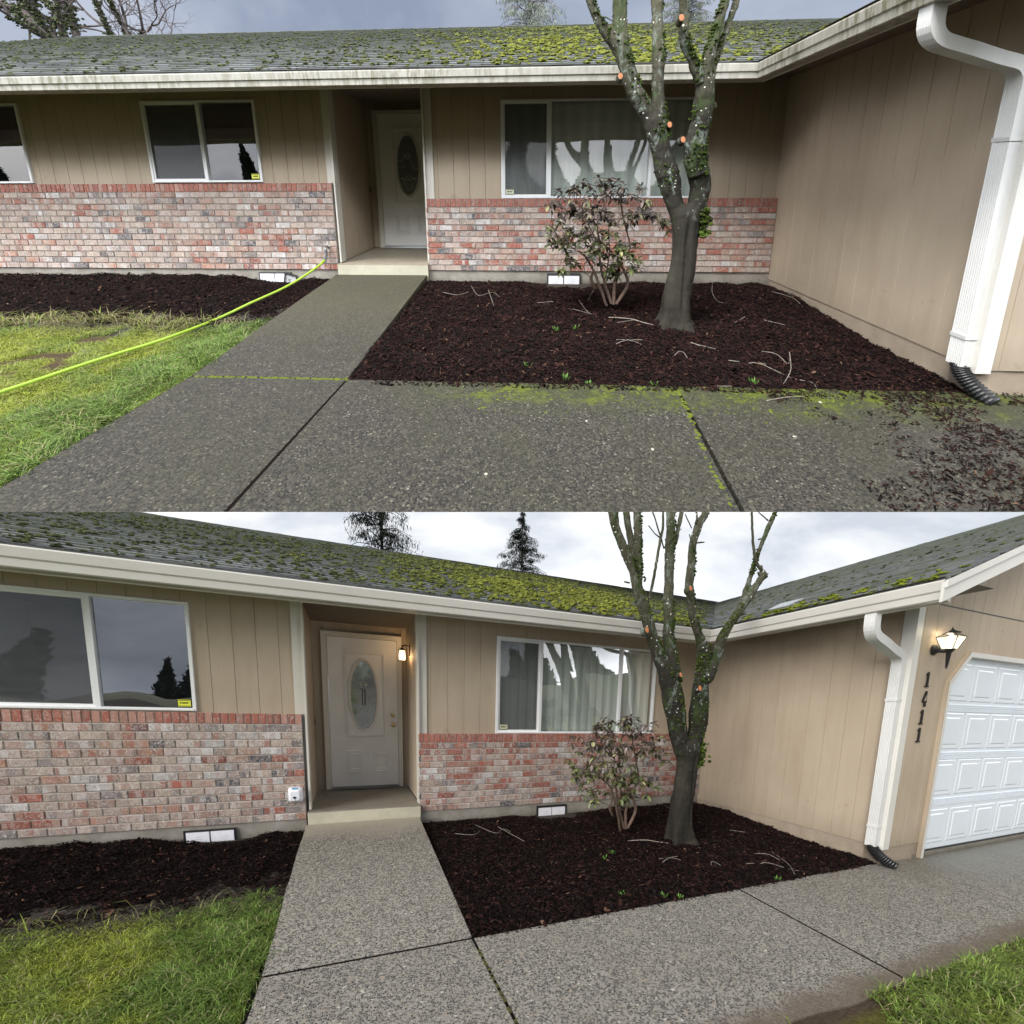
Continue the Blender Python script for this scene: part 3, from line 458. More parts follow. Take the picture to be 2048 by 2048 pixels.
# ------------------------------------------------------------------ the ground of a plot
WX = 4.402          # wing side wall
def walk_z(X, Y): return np.clip((np.asarray(Y) + 2.44) / 2.38, 0, 1) * .225
def bed_z(X, Y, right=True):
    X = np.asarray(X, float); Y = np.asarray(Y, float)
    if right:
        t = np.clip((Y + 2.44) / 2.3, 0, 1); z = -.01 + .125 * t ** .8 * np.clip(1.25 - X * .06, .6, 1.2)
        z = z - .07 * np.exp(-((X - 1.8) ** 2) / .12) * np.clip((Y + .35) * 4, 0, 1)
        z = z + .05 * np.exp(-((X - WX + .35) ** 2) / .1 - ((Y + .5) ** 2) / .15)
    else:
        t = np.clip((Y + 1.4) / 1.2, 0, 1); z = .0 + .165 * t + .025 * np.clip((-X - 2.3), 0, 1) * t
        z = z - .075 * np.exp(-((X + 2.02) ** 2) / .10) * np.clip((Y + .35) * 4, 0, 1)
    return z + (fbm(X * 5, Y * 5, 3 if right else 9, 4) - .5) * .075
def lawn_edge(X): return -1.30 + .28 * (fbm(np.asarray(X) * 1.6, 0 * np.asarray(X), 5) - .5) + .10 * (fbm(np.asarray(X) * 7, 0 * np.asarray(X), 8) - .5) - .10 * np.clip(-X - 2.3, 0, 1.2)
def slab(mb, poly, th=.10, zf=walk_z, n=1):
    top = [(x, y, float(zf(x, y))) for x, y in poly]; bot = [(x, y, z - th) for x, y, z in top]; k = len(poly)
    mb.add(top + bot, [list(range(k))] + [[i, i + k, (i + 1) % k + k, (i + 1) % k] for i in range(k)])
def wobble(pts, seed, amp=.012, step=.12):
    out = []
    for (x0, y0), (x1, y1) in zip(pts[:-1], pts[1:]):
        n = max(1, int(math.hypot(x1 - x0, y1 - y0) / step))
        for i in range(n):
            t = i / n; x = x0 + (x1 - x0) * t; y = y0 + (y1 - y0) * t; a = (float(fbm(x * 4, y * 4, seed)) - .5) * 2 * amp if i else 0
            dx, dy = (x1 - x0), (y1 - y0); L = math.hypot(dx, dy); out.append((x - dy / L * a, y + dx / L * a))
    out.append(pts[-1]); return out

def build_ground(pl):
    A = pl is UP_; which = 'of the upper home' if A else 'of the lower home'
    far = 26 if A else 60
    g = MB(); xs = np.concatenate([np.linspace(-far, -8, 8), np.linspace(-7, 7, 36), np.linspace(8, far, 8)]); ys = np.concatenate([np.linspace(-6.4, .5, 26), np.linspace(2, far, 12)])
    g.grid(xs, ys, lambda X, Y: -.075 + walk_z(X, Y) * .8 + 0 * X)
    g.build('ground', M['soil'], pl, kind='structure', label='bare brown soil under the beds and slabs ' + which)
    # slabs
    wm = M['walk_wet'] if A else M['walk_clean']; s = MB()
    L_ = -1.225
    slab(s, wobble([(L_, -2.43), (L_ + .0, -.07)], 1, .012) + [(-.004, -.07), (-.004, -2.43)])
    slab(s, [(L_ - .01, -3.69 if not A else -4.2)] + wobble([(L_, -3.66), (L_, -2.452)], 2) + [(-.012, -2.452), (-.012, -3.69 if not A else -4.2)] if A else wobble([(L_ - .03, -4.6), (L_, -2.452)], 2) + [(-.012, -2.452), (-.012, -4.6)])
    e = -3.70 if not A else -4.3
    slab(s, [(.012, e - (.9 if not A else 0)), (.006, -2.445), (2.404, -2.442), (2.266, e)] + ([] if A else wobble([(2.2, -3.70), (1.15, -3.70)], 6, .03)))
    slab(s, [(2.289, e), (2.428, -2.442), (4.30, -2.44), (4.62, -2.47), (4.62, -2.70), (4.47, e)])
    slab(s, [(4.485, e), (4.634, -2.70), (4.634, -2.468), (12, -2.468), (12, e)])
    if not A: slab(s, [(4.7, -3.72), (12, -3.72), (12, -9), (6.0, -9)])
    jt = MB()
    for (xa, ya, xb, yb) in ((.001, -2.44, .001, -4.6), (2.416, -2.44, 2.278, -3.70), (4.628, -2.47, 4.478, -3.70), (4.628, -2.47, 4.628, -2.70), (-1.22, -2.441, 0, -2.441), (.0, -2.44, .0, -2.46)):
        dx, dy = xb - xa, yb - ya; L = math.hypot(dx, dy); nx, ny = -dy / L * .014, dx / L * .014; jt.quad((xa - nx, ya - ny, -.003), (xb - nx, yb - ny, -.003), (xb + nx, yb + ny, -.003), (xa + nx, ya + ny, -.003))
    jt.build('path_joint', M['mulch_bed'], pl, kind='structure', label='dark earth filling the slab joints ' + which)
    s.build('path', wm, pl, kind='structure', label='%s concrete slabs with dark joints %s' % ('wet mossy dark' if A else 'washed pale pebble', which))
    # beds
    step = .045; m = MB()
    m.grid(np.arange(.0, 4.42, step), np.arange(-2.46, .06, step), lambda X, Y: bed_z(X, Y) - .006)
    m.grid(np.arange(-8.0, -1.215, step), np.arange(-1.95, .06, step), lambda X, Y: bed_z(X, Y, False) * np.clip((Y - lawn_edge(X)) * 6, 0, 1) - .010 - .05 * (Y < lawn_edge(X) - .08))
    m.build('mulch_bed', M['mulch_bed'], pl, kind='structure', smooth=True, label='dark bark mulch beds along the brick ' + which)
    # loose chips
    def chips(n, xr, yr, zf, keep=None, size=1.0, red=.5):
        x = RNG.uniform(*xr, n); y = RNG.uniform(*yr, n)
        if keep is not None: k = keep(x, y); x, y = x[k], y[k]; n = len(x)
        z = zf(x, y); a = RNG.uniform(0, np.pi, n); big_ = 1 + 1.3 * (RNG.random(n) < .05); l = RNG.uniform(.005, .019, n) * size * big_; b = RNG.uniform(.002, .006, n) * size * big_
        tl = RNG.normal(0, .35, n); up = RNG.uniform(.0, .012, n)
        dx = np.stack([np.cos(a) * np.cos(tl), np.sin(a) * np.cos(tl), np.sin(tl)], 1) * l[:, None]
        rl = RNG.normal(0, .5, n); dy = np.stack([-np.sin(a) * np.cos(rl), np.cos(a) * np.cos(rl), np.sin(rl)], 1) * b[:, None]
        c = np.stack([x, y, z + up], 1); h = np.array([0, 0, .004])
        V = np.stack([c - dx - dy, c + dx * .9 - dy, c + dx + dy * .8, c - dx * .8 + dy, c - dx * .5 + h, c + dx * .5 + h], 1).reshape(-1, 3)
        i = (np.arange(n) * 6)[:, None]
        t = RNG.random(n); base = np.where((t < red)[:, None], np.array([[.026, .0115, .0095]]), np.array([[.0085, .006, .0058]])) * RNG.uniform(.4, 1.9, (n, 1))
        base = base * (.80 if A else .78); base = np.where((t > .988)[:, None], np.array([[.15, .085, .055]]) * RNG.uniform(.5, 1.2, (n, 1)), base)
        Q_ = [np.array([0, 1, 5, 4]), np.array([3, 4, 5, 2])]; Tt = [np.array([0, 4, 3]), np.array([1, 2, 5])]
        return V, [(i + q).astype(int) for q in Q_] + [(i + q).astype(int) for q in Tt], np.repeat(base, 6, 0)
    mb = MB()
    def addc(*a, **k):
        V, F, c = chips(*a, **k); n0 = mb.n; mb.v.append(V); mb.c.append(c); mb.f += [f + n0 for f in F]; mb.n += len(V)
    red = .55 if A else .34
    addc(52000, (0.0, 4.40), (-2.45, -.01), bed_z, red=red)
    addc(26000, (-6.2, -1.23), (-1.55, -.01), lambda x, y: bed_z(x, y, False), keep=lambda x, y: y > lawn_edge(x) - .05 - .1 * (RNG.random(len(x)) < .1), red=red * .7)
    if A:
        addc(12000, (3.0, 5.6), (-3.6, -2.42), walk_z, keep=lambda x, y: fbm(x * 5, y * 5, 21) + .55 * np.exp(-np.abs((x - 3.95 + (y + 2.7) * -.35)) * 1.6) + .25 * (y > -2.62) + .35 * (RNG.random(len(x)) - .5) > .86, red=.6, size=.75)
        addc(700, (0.2, 3.2), (-2.52, -2.42), walk_z, red=.5)
    else: addc(260, (0.1, 4.2), (-2.47, -2.42), walk_z, red=.4)
    mb.build('mulch', M['chip'], pl, trim=True, kind='stuff', label='loose dark brown bark chips on the beds ' + which)
    # lawns
    def turf_z(X, Y): return -.022 + .03 * (fbm(np.asarray(X) * 1.5, np.asarray(Y) * 1.5, 31) - .3) * np.clip(-(np.asarray(X) + 1.23) * 4, 0, 1)
    def turf_col(X, Y):
        g_ = np.clip((fbm(X * 2.2, Y * 2.2, 55) - .38) * 4, 0, 1)[:, None]; b_ = np.clip((fbm(X * 2.6, Y * 2.6, 91) - (.70 if A else .76)) * 12, 0, 1)[:, None]
        c = (1 - g_) * np.array([[.25, .28, .04]]) + g_ * np.array([[.17, .21, .04]]); return c * (1 - b_) + b_ * np.array([[.07, .048, .03]])
    l = MB(); l.grid(np.arange(-9, -1.22, .06), np.arange(-5.2, -1.0, .06), turf_z, keep=lambda X, Y: Y < lawn_edge(X) + .02); l.c[-1] = turf_col(l.v[-1][:, 0], l.v[-1][:, 1])
    if not A: l.grid(np.arange(.9, 7.5, .06), np.arange(-6.2, -3.66, .06), lambda X, Y: -.012 + .02 * (fbm(X * 3, Y * 3, 4) - .5)); l.c[-1] = np.where((l.v[-1][:, 1] > -3.78 + .08 * (fbm(l.v[-1][:, 0] * 3, 0 * l.v[-1][:, 0], 3) - .5))[:, None], np.array([[.10, .072, .05]]), np.array([[.13, .12, .03]]))
    l.build('lawn', M['turf'], pl, kind='structure', smooth=True, label='mossy yellow green turf floor ' + which)
    def blades(x, y, z0, hmin=.02, hmax=.055, green=None, wid=.0022):
        n = len(x); a = RNG.uniform(0, 2 * np.pi, n); ba = fbm(x * 6, y * 6, 77) * 9; a = np.where(RNG.random(n) < .6, ba + RNG.normal(0, .5, n), a)
        h = RNG.uniform(hmin, hmax, n); lean = RNG.uniform(.4, 2.2, n) * h
        d = np.stack([np.cos(a), np.sin(a)], 1); p = np.stack([-d[:, 1], d[:, 0]], 1) * wid * RNG.uniform(.7, 1.5, (n, 1))
        V = np.zeros((n, 5, 3)); base = np.stack([x, y], 1)
        V[:, 0, :2] = base - p; V[:, 1, :2] = base + p; V[:, 2, :2] = base + d * lean[:, None] * .35 + p * .9; V[:, 3, :2] = base + d * lean[:, None] * .35 - p * .9; V[:, 4, :2] = base + d * lean[:, None]
        V[:, 0, 2] = V[:, 1, 2] = z0 - .006; V[:, 2, 2] = V[:, 3, 2] = z0 + h * .62; V[:, 4, 2] = z0 + h * np.where(RNG.random(n) < .5, .6, .95)
        if green is None: green = fbm(x * 2.2, y * 2.2, 55)
        g_ = np.clip((green - .38) * 4, 0, 1)[:, None]
        c = (1 - g_) * np.array([[.34, .39, .065]]) + g_ * np.array([[.18, .275, .06]]); c = c * RNG.uniform(.35, 1.45, (n, 1))
        c = np.where((RNG.random(n) < .09)[:, None], np.array([[.46, .41, .22]]) * RNG.uniform(.6, 1.1, (n, 1)), c)
        i = (np.arange(n) * 5)[:, None]; mb2.f += [i + np.array([0, 1, 2, 3]) + mb2.n, i + np.array([3, 2, 4]) + mb2.n]; mb2.v.append(V.reshape(-1, 3)); mb2.c.append(np.repeat(c, 5, 0)); mb2.n += n * 5
    mb2 = MB()
    n = 150000; x = RNG.uniform(-5.0, -1.22, n); y = RNG.uniform(-3.8, -.95, n)
    bare = fbm(x * 2.6, y * 2.6, 91) ; k = (y < lawn_edge(x) + .05 * RNG.random(n)) & (bare < (.72 if A else .78) + .06 * RNG.random(n)) & (x < -1.235 - .03 * RNG.random(n) + .03 * (RNG.random(n) < .2)); x, y, bare = x[k], y[k], bare[k]
    gr = fbm(x * 2.2, y * 2.2, 55) * .6 + .5 * np.clip((x + 2.3) * 1.1, 0, 1) + .18 * (bare > .5)
    sh_ = np.clip((.55 - gr) * 3, 0, 1); blades(x, y, turf_z(x, y), hmin=.014, hmax=.044 - .012 * sh_, green=gr - .03, wid=.0019)
    # tufts along the walk and pale wisps along the mulch
    n = 9000; x = RNG.uniform(-1.75, -1.23, n); y = RNG.uniform(-3.6, -1.25, n); k = fbm(x * 7, y * 7, 12) > .52; x, y = x[k], y[k]; blades(x, y, turf_z(x, y), .04, .085, green=np.full(len(x), .75))
    n = 1500 if A else 260; x = RNG.uniform(-5.2, -1.6, n); y = lawn_edge(x) + RNG.normal(-.03, .07, n) + (.12 * RNG.random(n) * (x < -2.6) if A else 0)
    k = (x < -2.0) | (RNG.random(n) < .25); x, y = x[k], y[k]; c0 = len(mb2.c); blades(x, y, np.maximum(turf_z(x, y), -.0), .05, .13, green=np.full(len(x), .5), wid=.0026); mb2.c[c0] = np.where(np.repeat(RNG.random(len(x)) < .7, 5)[:, None], np.array([[.30, .27, .13]]), mb2.c[c0]) 
    if not A:
        n = 60000; x = RNG.uniform(.95, 6.0, n); y = RNG.uniform(-5.2, -3.69, n); bare = fbm(x * 2.0 - y, y * 3 + x, 191)
        k = (y < -3.70 + .06 * (fbm(x * 3, 0 * x, 3) - .5) + .03 * RNG.random(n)) & (bare < .66); x, y = x[k], y[k]; blades(x, y, np.full(len(x), -.008), .03, .07, green=np.full(len(x), .56) + .2 * (fbm(x * 3, y * 3, 5) - .5))
    mb2.build('grass', M['blade'], pl, trim=True, kind='stuff', label='short green and yellow lawn grass ' + which)
    # joint moss
    jm = MB(); n = 260 if A else 60
    for k in range(n):
        if A and k % 3: x, y = -1.2 + 1.2 * RNG.random(), -2.441 + RNG.normal(0, .006)
        elif A: y = -2.46 - 1.1 * RNG.random() ** 2; x = 2.415 - (-y - 2.44) * .11 + RNG.normal(0, .008)
        else: x, y = -.002 + RNG.normal(0, .003), -2.5 - 1.2 * RNG.random()
        blob(jm, (x, y, -.004), RNG.uniform(.006, .016), .5, (.12, .15, .02) if A else (.10, .10, .035))
    if A:
        for k in range(1500):
            x = .9 + 3.1 * RNG.random() ** .9; y = -2.45 - abs(RNG.normal(0, .13))
            if fbm(x * 5, y * 8, 71) > .52: blob(jm, (x, y, -.001), RNG.uniform(.004, .011), .3, np.array([.12, .145, .02]) * RNG.uniform(.4, 1.3))
    jm.build('joint_moss', M['moss'], pl, kind='stuff', label='green moss in the slab joints ' + which)

_ico = None
def blob(mb, c, r, flat=.6, col=(1, 1, 1), lumps=.25):
    """a small uneven cushion"""
    global _ico
    if _ico is None:
        bm = bmesh.new(); bmesh.ops.create_icosphere(bm, subdivisions=2, radius=1); bm.verts.ensure_lookup_table()
        keep = np.array([v.co[:] for v in bm.verts]); F = np.array([[v.index for v in f.verts] for f in bm.faces]); bm.free()
        F = F[(keep[F][:, :, 2] > -.35).any(1)]; _ico = (keep, F)
    V, F = _ico; k = 1 + lumps * (RNG.random(len(V)) - .5) * 2
    V = V * k[:, None] * np.array([r * RNG.uniform(.8, 1.3), r * RNG.uniform(.8, 1.2), r * flat]) + np.array(c)
    mb.add(V, F, col)

# ------------------------------------------------------------------ the home
MAIN_E, MAIN_S, MAIN_RY = 2.605, .42, 4.0          # eave height at Y=-.68, pitch, ridge line
def main_z(Y): return MAIN_E + MAIN_S * (Y + .68)
def wing_z(X): return MAIN_E + .40 * (X - 3.68)
BRICKS = [((.43, .345, .285), 24), ((.45, .36, .32), 22), ((.36, .23, .18), 14), ((.56, .53, .51), 11), ((.07, .075, .09), 6), ((.20, .175, .17), 9), ((.31, .095, .062), 9), ((.38, .20, .14), 7)]
def brick_panel(name, pl, x0, x1, z0, z1, rows, parent, red):
    mo = MB(); b = MB(); so = .105; h = (z1 - z0 - so) / rows
    mo.box(x0 + .004, x1 - .004, .0085, .09, z0, z1 - .004)
    cols = np.array([c for c, _ in BRICKS]); wts = np.array([w_ * (1.0 if i not in (6,) else red) for i, (_, w_) in enumerate(BRICKS)]); wts = wts / wts.sum()
    def one(xa, xb, za, zb, col):
        y = RNG.normal(0, .0012); mb = .003; c = np.array(col) * RNG.uniform(.8, 1.15)
        f = [(xa + mb, za + mb), (xb - mb, za + mb), (xb - mb, zb - mb), (xa + mb, zb - mb)]; o = [(xa, za), (xb, za), (xb, zb), (xa, zb)]
        V = [(p[0], y, p[1]) for p in f] + [(p[0], y + .003, p[1]) for p in o] + [(p[0], .03, p[1]) for p in o]
        if xb - xa > .1:
            cutx = np.sort(np.concatenate([[f[0][0], f[1][0]], xa + (xb - xa) * np.clip(np.arange(1, 4) / 4 + RNG.normal(0, .06, 3), .08, .92)]))
            for p_, q_ in zip(cutx[:-1], cutx[1:]):
                k_ = RNG.choice(len(cols), p=wts) if RNG.random() < .45 else None; cc = c * RNG.uniform(.82, 1.15) if k_ is None else c * .35 + cols[k_] * .65
                b.add([(p_, y - .0006, f[0][1]), (q_, y - .0006, f[0][1]), (q_, y - .0006, f[2][1]), (p_, y - .0006, f[2][1])], [[0, 1, 2, 3]], cc)
        b.add(V, [[0, 1, 2, 3]] + [[4 + i, 4 + (i + 1) % 4, (i + 1) % 4, i] for i in range(4)] + [[8 + i, 8 + (i + 1) % 4, 4 + (i + 1) % 4, 4 + i] for i in range(4)], c)
    for r in range(rows):
        za = z0 + r * h + .004; zb = za + h - .0115; x = x1 + (.0 if r % 2 else .1) ; first = True
        while x > x0 + .01:
            L = .203; xa = max(x - L, x0); xb = min(x, x1)
            k = RNG.choice(len(cols), p=wts); c = cols[k]
            if xb - xa > .03: one(xa + .005, xb - .005, za, zb, c)
            if RNG.random() < .12 and xb - xa > .15 and r > 0: pass
            x -= L
    n = round((x1 - x0) / .0667); p = (x1 - x0) / n
    for i in range(n): one(x0 + i * p + .005, x0 + (i + 1) * p - .005, z1 - so + .002, z1, np.array((.34, .105, .07) if RNG.random() < (.55 + .1 * red) else (.42, .21, .16)))
    w_ = b.build(name, M['brick'], pl, parent); mo.build('mortar', M['mortar'], pl, w_)
    return w_
def boards(mb, run, zb, zt, at, pitch=.203, gap=.006, start=0.0, skip=()):
    """grooved siding along u; at(u, d, z) gives the point, d = depth behind the face"""
    u0, u1 = run; us = [u0]; u = u0 + (pitch - start)
    while u < u1 - .02: us.append(u); u += pitch
    us.append(u1); br = sorted({q for s_ in skip for q in s_[:2]})
    for i in range(len(us) - 1):
        a, b = us[i] + (gap / 2 if i else 0), us[i + 1] - (gap / 2 if i < len(us) - 2 else 0)
        pts = [a] + [q for q in br if a + .002 < q < b - .002] + [b]
        for p, q in zip(pts[:-1], pts[1:]):
            mid = (p + q) / 2; spans = [(zb(p), zb(q), zt(p), zt(q))]
            for s0, s1, sa, sb in skip:
                if s0 < mid < s1:
                    new = []
                    for (l0, l1, h0, h1) in spans:
                        if sa > l0: new.append((l0, l1, sa, sa))
                        if sb < h0: new.append((sb, sb, h0, h1))
                    spans = new
            for l0, l1, h0, h1 in spans:
                e = .0035
                mb.add([at(p, .0, l0), at(q, .0, l1), at(q, .0, h1), at(p, .0, h0), at(p - (e if p == a else 0), .007, l0), at(q + (e if q == b else 0), .007, l1), at(q + (e if q == b else 0), .007, h1), at(p - (e if p == a else 0), .007, h0)],
                       [[0, 1, 2, 3], [4, 5, 1, 0], [2, 6, 7, 3]] + ([[0, 3, 7, 4]] if p == a else []) + ([[1, 5, 6, 2]] if q == b else []))
                g = (us[i + 1] + gap / 2 + .002) if (q == b and i < len(us) - 2) else q
                mb.add([at(p, .006, l0), at(g, .006, l1), at(g, .006, h1), at(p, .006, h0)], [[0, 1, 2, 3]])
def frame_ring(mb, x0, x1, z0, z1, w_, y0, y1):
    mb.box(x0, x1, y0, y1, z0, z0 + w_); mb.box(x0, x1, y0, y1, z1 - w_, z1); mb.box(x0, x0 + w_, y0, y1, z0 + w_, z1 - w_); mb.box(x1 - w_, x1, y0, y1, z0 + w_, z1 - w_)
def window(pl, house, x0, x1, z0, z1, mull, screens, blind, stick, label):
    A = pl is UP_; f = MB(); frame_ring(f, x0, x1, z0, z1, .028, .035, .085)
    for m_ in mull: f.box(m_ - .019, m_ + .019, .030, .080, z0 + .028, z1 - .028)
    f.box(x0 + .02, x1 - .02, .022, .034, z0 + .004, z0 + .02)
    W = f.build('window', M['frame'], pl, house, label=label)
    e = [x0 + .028] + [q for m_ in mull for q in (m_ - .019, m_ + .019)] + [x1 - .028]
    for i in range(0, len(e), 2):
        a, b = e[i], e[i + 1]; moving = (i // 2) in screens; y = .068 if moving else .058
        if moving:
            s = MB(); frame_ring(s, a, b, z0 + .028, z1 - .028, .022, .046, .064); s.build('sash', M['frame'], pl, W)
            q = MB(); q.quad((a + .02, .050, z0 + .05), (b - .02, .050, z0 + .05), (b - .02, .050, z1 - .05), (a + .02, .050, z1 - .05)); q.build('insect_screen', M['screen'], pl, W)
        g = MB(); g.quad((a, y, z0 + .028), (b, y, z0 + .028), (b, y, z1 - .028), (a, y, z1 - .028)); g.build('pane', M['glassA'] if A else M['glassB'], pl, W)
    if blind:
        c = MB(); n = 60; xs = np.linspace(x0 + .03, blind, n)
        for p, q in zip(xs[:-1], xs[1:]):
            o = .008 * math.sin(p * 48); c.quad((p, .13 + o, z0 + .03), (q, .13 + .008 * math.sin(q * 48), z0 + .03), (q, .13 + .008 * math.sin(q * 48), z1 - .03), (p, .13 + o, z1 - .03))
        c.build('blind', M['blind'], pl, W)
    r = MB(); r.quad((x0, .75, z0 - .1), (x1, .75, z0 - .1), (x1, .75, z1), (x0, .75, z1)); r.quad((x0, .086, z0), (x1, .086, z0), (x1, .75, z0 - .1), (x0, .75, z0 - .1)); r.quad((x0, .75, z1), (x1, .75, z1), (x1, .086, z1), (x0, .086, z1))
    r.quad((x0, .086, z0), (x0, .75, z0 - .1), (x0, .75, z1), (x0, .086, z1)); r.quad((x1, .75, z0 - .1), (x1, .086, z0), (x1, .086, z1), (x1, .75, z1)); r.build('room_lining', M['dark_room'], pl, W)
    if stick:
        sx, sz = stick; s = MB(); s.box(sx, sx + .105, .045, .0465, sz, sz + .072); k = s.build('security_sticker', M['yellow'] if blind is None else M['pale_print'], pl, W)
        s = MB(); frame_ring(s, sx - .003, sx + .108, sz - .003, sz + .075, .004, .0435, .0447); s.box(sx + .006, sx + .099, .0435, .0447, sz + .060, sz + .067); s.box(sx + .006, sx + .099, .0435, .0447, sz + .005, sz + .011)
        x = sx + .016
        for wd in (.006, .010, .004, .009, .007, .009, .005, .008): s.box(x, x + wd, .0435, .0447, sz + .028 + RNG.random() * .005, sz + .043 + RNG.random() * .004); x += wd + .0015
        s.build('sticker_print', M['ink'], pl, W)
    return W
def shingles(mb, pl, u0, u1, v0, v1, at, seed, expo=.143):
    """courses: u along the eave, v up the slope; at(u, v, lift)"""
    rng = np.random.default_rng(seed); v = v0; r = 0
    while v < v1:
        ve = min(v + expo + .004, v1 + .01); u = u0 - rng.random() * .3
        while u < u1:
            wd = rng.choice([.11, .16, .22, .30]); a, b = max(u, u0), min(u + wd, u1); lift = .015 + rng.choice([0, 0, .004]) + rng.random() * .0015; c = rng.uniform(.74, 1.22) * np.array([1, rng.uniform(.97, 1.02), rng.uniform(.96, 1.04)])
            dv = rng.normal(0, .002)
            if b > a: mb.add([at(a, v + dv, lift), at(b, v + dv, lift), at(b, ve, .0035), at(a, ve, .0035), at(a, v + dv, -.002), at(b, v + dv, -.002)], [[0, 1, 2, 3], [4, 5, 1, 0]], c)
            u += wd
        v += expo; r += 1

def build_house(pl):
    A = pl is UP_; D, Zf = 1.225, .372
    H = empty('ranch_house', pl, (0, 0, 0), category='house', label='tan brick ranch house in the upper half with streaky dirty gutters' if A else 'tan brick ranch house in the lower half with clean gutters and garage')
    B = lambda mb, name, mt, par=H, **k: mb.build(name, M[mt], pl, par, **k)
    # brick, foundation
    brick_panel('brick_wall', pl, -8.2 if A else -5.4, -1.216, .272, 1.42, 13, H, 1.0).__setitem__('label', 'taller brick wall left of the porch, pale and mottled')
    brick_panel('brick_wall', pl, 0.0, 4.400, .270, 1.215, 11, H, 3.6).__setitem__('label', 'lower redder brick wall under the wide window')
    f = MB(); f.box(-9, -1.222, .016, .3, -.12, .269); f.box(.006, 4.44, .016, .3, -.12, .267); B(f, 'foundation', 'foundation')
    f = MB(); f.box(WX + .008, WX + .2, -2.452, .03, -.12, .184); f.box(WX + .008, 5.11, -2.449, -2.3, -.12, .170); B(f, 'wing_foundation', 'foundation_painted')
    # siding
    YS = .062; s = MB(); W1 = (-7.2, -5.36, 1.434, 2.462); W2 = (-3.664, -2.153, 1.435, 2.464); W3 = (.980, 3.434, 1.217, 2.418)
    ml = lambda u, d, z: (u, YS + d, z)
    boards(s, (-9, -1.19), lambda u: 1.405, lambda u: 2.66, ml, start=.12, skip=[W1, W2]); B(s, 'siding_wall', 'siding', label='tan grooved siding left of the entry'); s = MB()
    boards(s, (.012, WX + .006), lambda u: 1.205, lambda u: 2.66, ml, start=.05, skip=[W3]); B(s, 'siding_wall', 'siding', label='tan grooved siding round the wide window')
    s = MB(); boards(s, (-2.36, YS + .009), lambda u: .186, lambda u: 2.66, lambda u, d, z: (WX + d, -u + YS + .009 - 2.36, z), start=.0); B(s, 'wing_siding', 'siding', label='tan grooved side wall of the projecting wing')
    s = MB(); cz = lambda u: .172 if u < 5.085 else (1.907 + (u - 5.085) * .93 if u < 5.42 else 2.222)
    fr = lambda u, d, z: (u, -2.459 + d, z)
    boards(s, (4.40, 11.0), cz, lambda u: 2.640, fr, start=.05, skip=[(5.0849, 5.0851, 9, 9), (5.4199, 5.4201, 9, 9)])
    boards(s, (3.9, 11.0), lambda u: 2.652, lambda u: max(2.653, min(wing_z(u), wing_z(16 - u)) - .02), fr, start=.15); B(s, 'gable_siding', 'siding', label='tan grooved garage front and gable')
    s = MB(); s.box(4.40, 11, -2.462, -2.44, 2.640, 2.652); B(s, 'flashing_strip', 'black_metal')
    # entry recess
    s = MB(); boards(s, (YS, D), lambda u: Zf, lambda u: 2.62, lambda u, d, z: (-1.19 - d, u, z), start=.0)
    boards(s, (YS, D), lambda u: Zf, lambda u: 2.62, lambda u, d, z: (.02 + d, u, z), start=.1)
    boards(s, (-1.19, .02), lambda u: Zf if u < -1.076 or u > -.053 else 2.49, lambda u: 2.62, lambda u, d, z: (u, D + d, z), start=.08, skip=[(-1.0761, -1.0759, 9, 9), (-.0531, -.0529, 9, 9)])
    B(s, 'entry_siding', 'siding', label='shaded tan siding inside the entry recess')
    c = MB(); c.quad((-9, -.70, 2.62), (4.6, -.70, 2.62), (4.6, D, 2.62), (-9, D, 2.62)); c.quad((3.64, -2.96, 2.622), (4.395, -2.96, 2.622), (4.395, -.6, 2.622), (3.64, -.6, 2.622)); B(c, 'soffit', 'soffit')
    # trim boards
    t = MB(); t.box(-1.284, -1.166, YS - .022, YS, 1.421, 2.62); t.box(-1.189, -1.168, .0, YS + .07, Zf + .004, 2.62); B(t, 'entry_trim', 'trim', label='off-white trim left of the entry')
    t = MB(); t.box(-.000, .112, YS - .022, YS, 1.216, 2.62); t.box(-.002, .018, .0, YS + .07, Zf + .004, 2.62); B(t, 'entry_trim', 'trim', label='off-white trim right of the entry')
    t = MB(); t.box(WX - .018, WX + .082, -2.480, -2.460, .158, 2.62); t.box(WX - .018, WX + .0, -2.459, -2.37, .160, 2.62); B(t, 'corner_trim', 'trim_white', label='white trim on the wing corner')
    # porch
    p = MB(); p.box(-1.20, .012, -.058, D + .05, .10, .363); B(p, 'porch_slab', 'porch_dirty' if A else 'porch_clean')
    p = MB(); p.box(-1.201, .013, -.061, -.05, .205, .352); B(p, 'porch_riser', 'porch_face')
    # door
    d = MB(); d.box(-1.005, -.115, D - .03, D, .405, 2.432); dr = B(d, 'front_door', 'door', label='cream front door with oval leaded glass')
    r = MB()
    def bead(x0, x1, z0, z1, w_=.014): frame_ring(r, x0, x1, z0, z1, w_, D - .046, D - .029)
    bead(-.80, -.277, 1.085, 2.25, .02); bead(-.775, -.302, 1.11, 2.225, .008)
    for a in (-.80, -.45): bead(a, a + .20, .60, .905); bead(a + .035, a + .165, .64, .865, .012)
    # rounded raised ring about the oval
    cx, czv = -.565, 1.675; k = 48; rings = [(.206, .496, .0), (.195, .485, .026), (.187, .477, .016), (.178, .468, .028), (.165, .455, .002)]
    V = [(cx + a * math.cos(q), D - .03 - h, czv + b * math.sin(q)) for a, b, h in rings for q in np.arange(k) * 2 * np.pi / k]
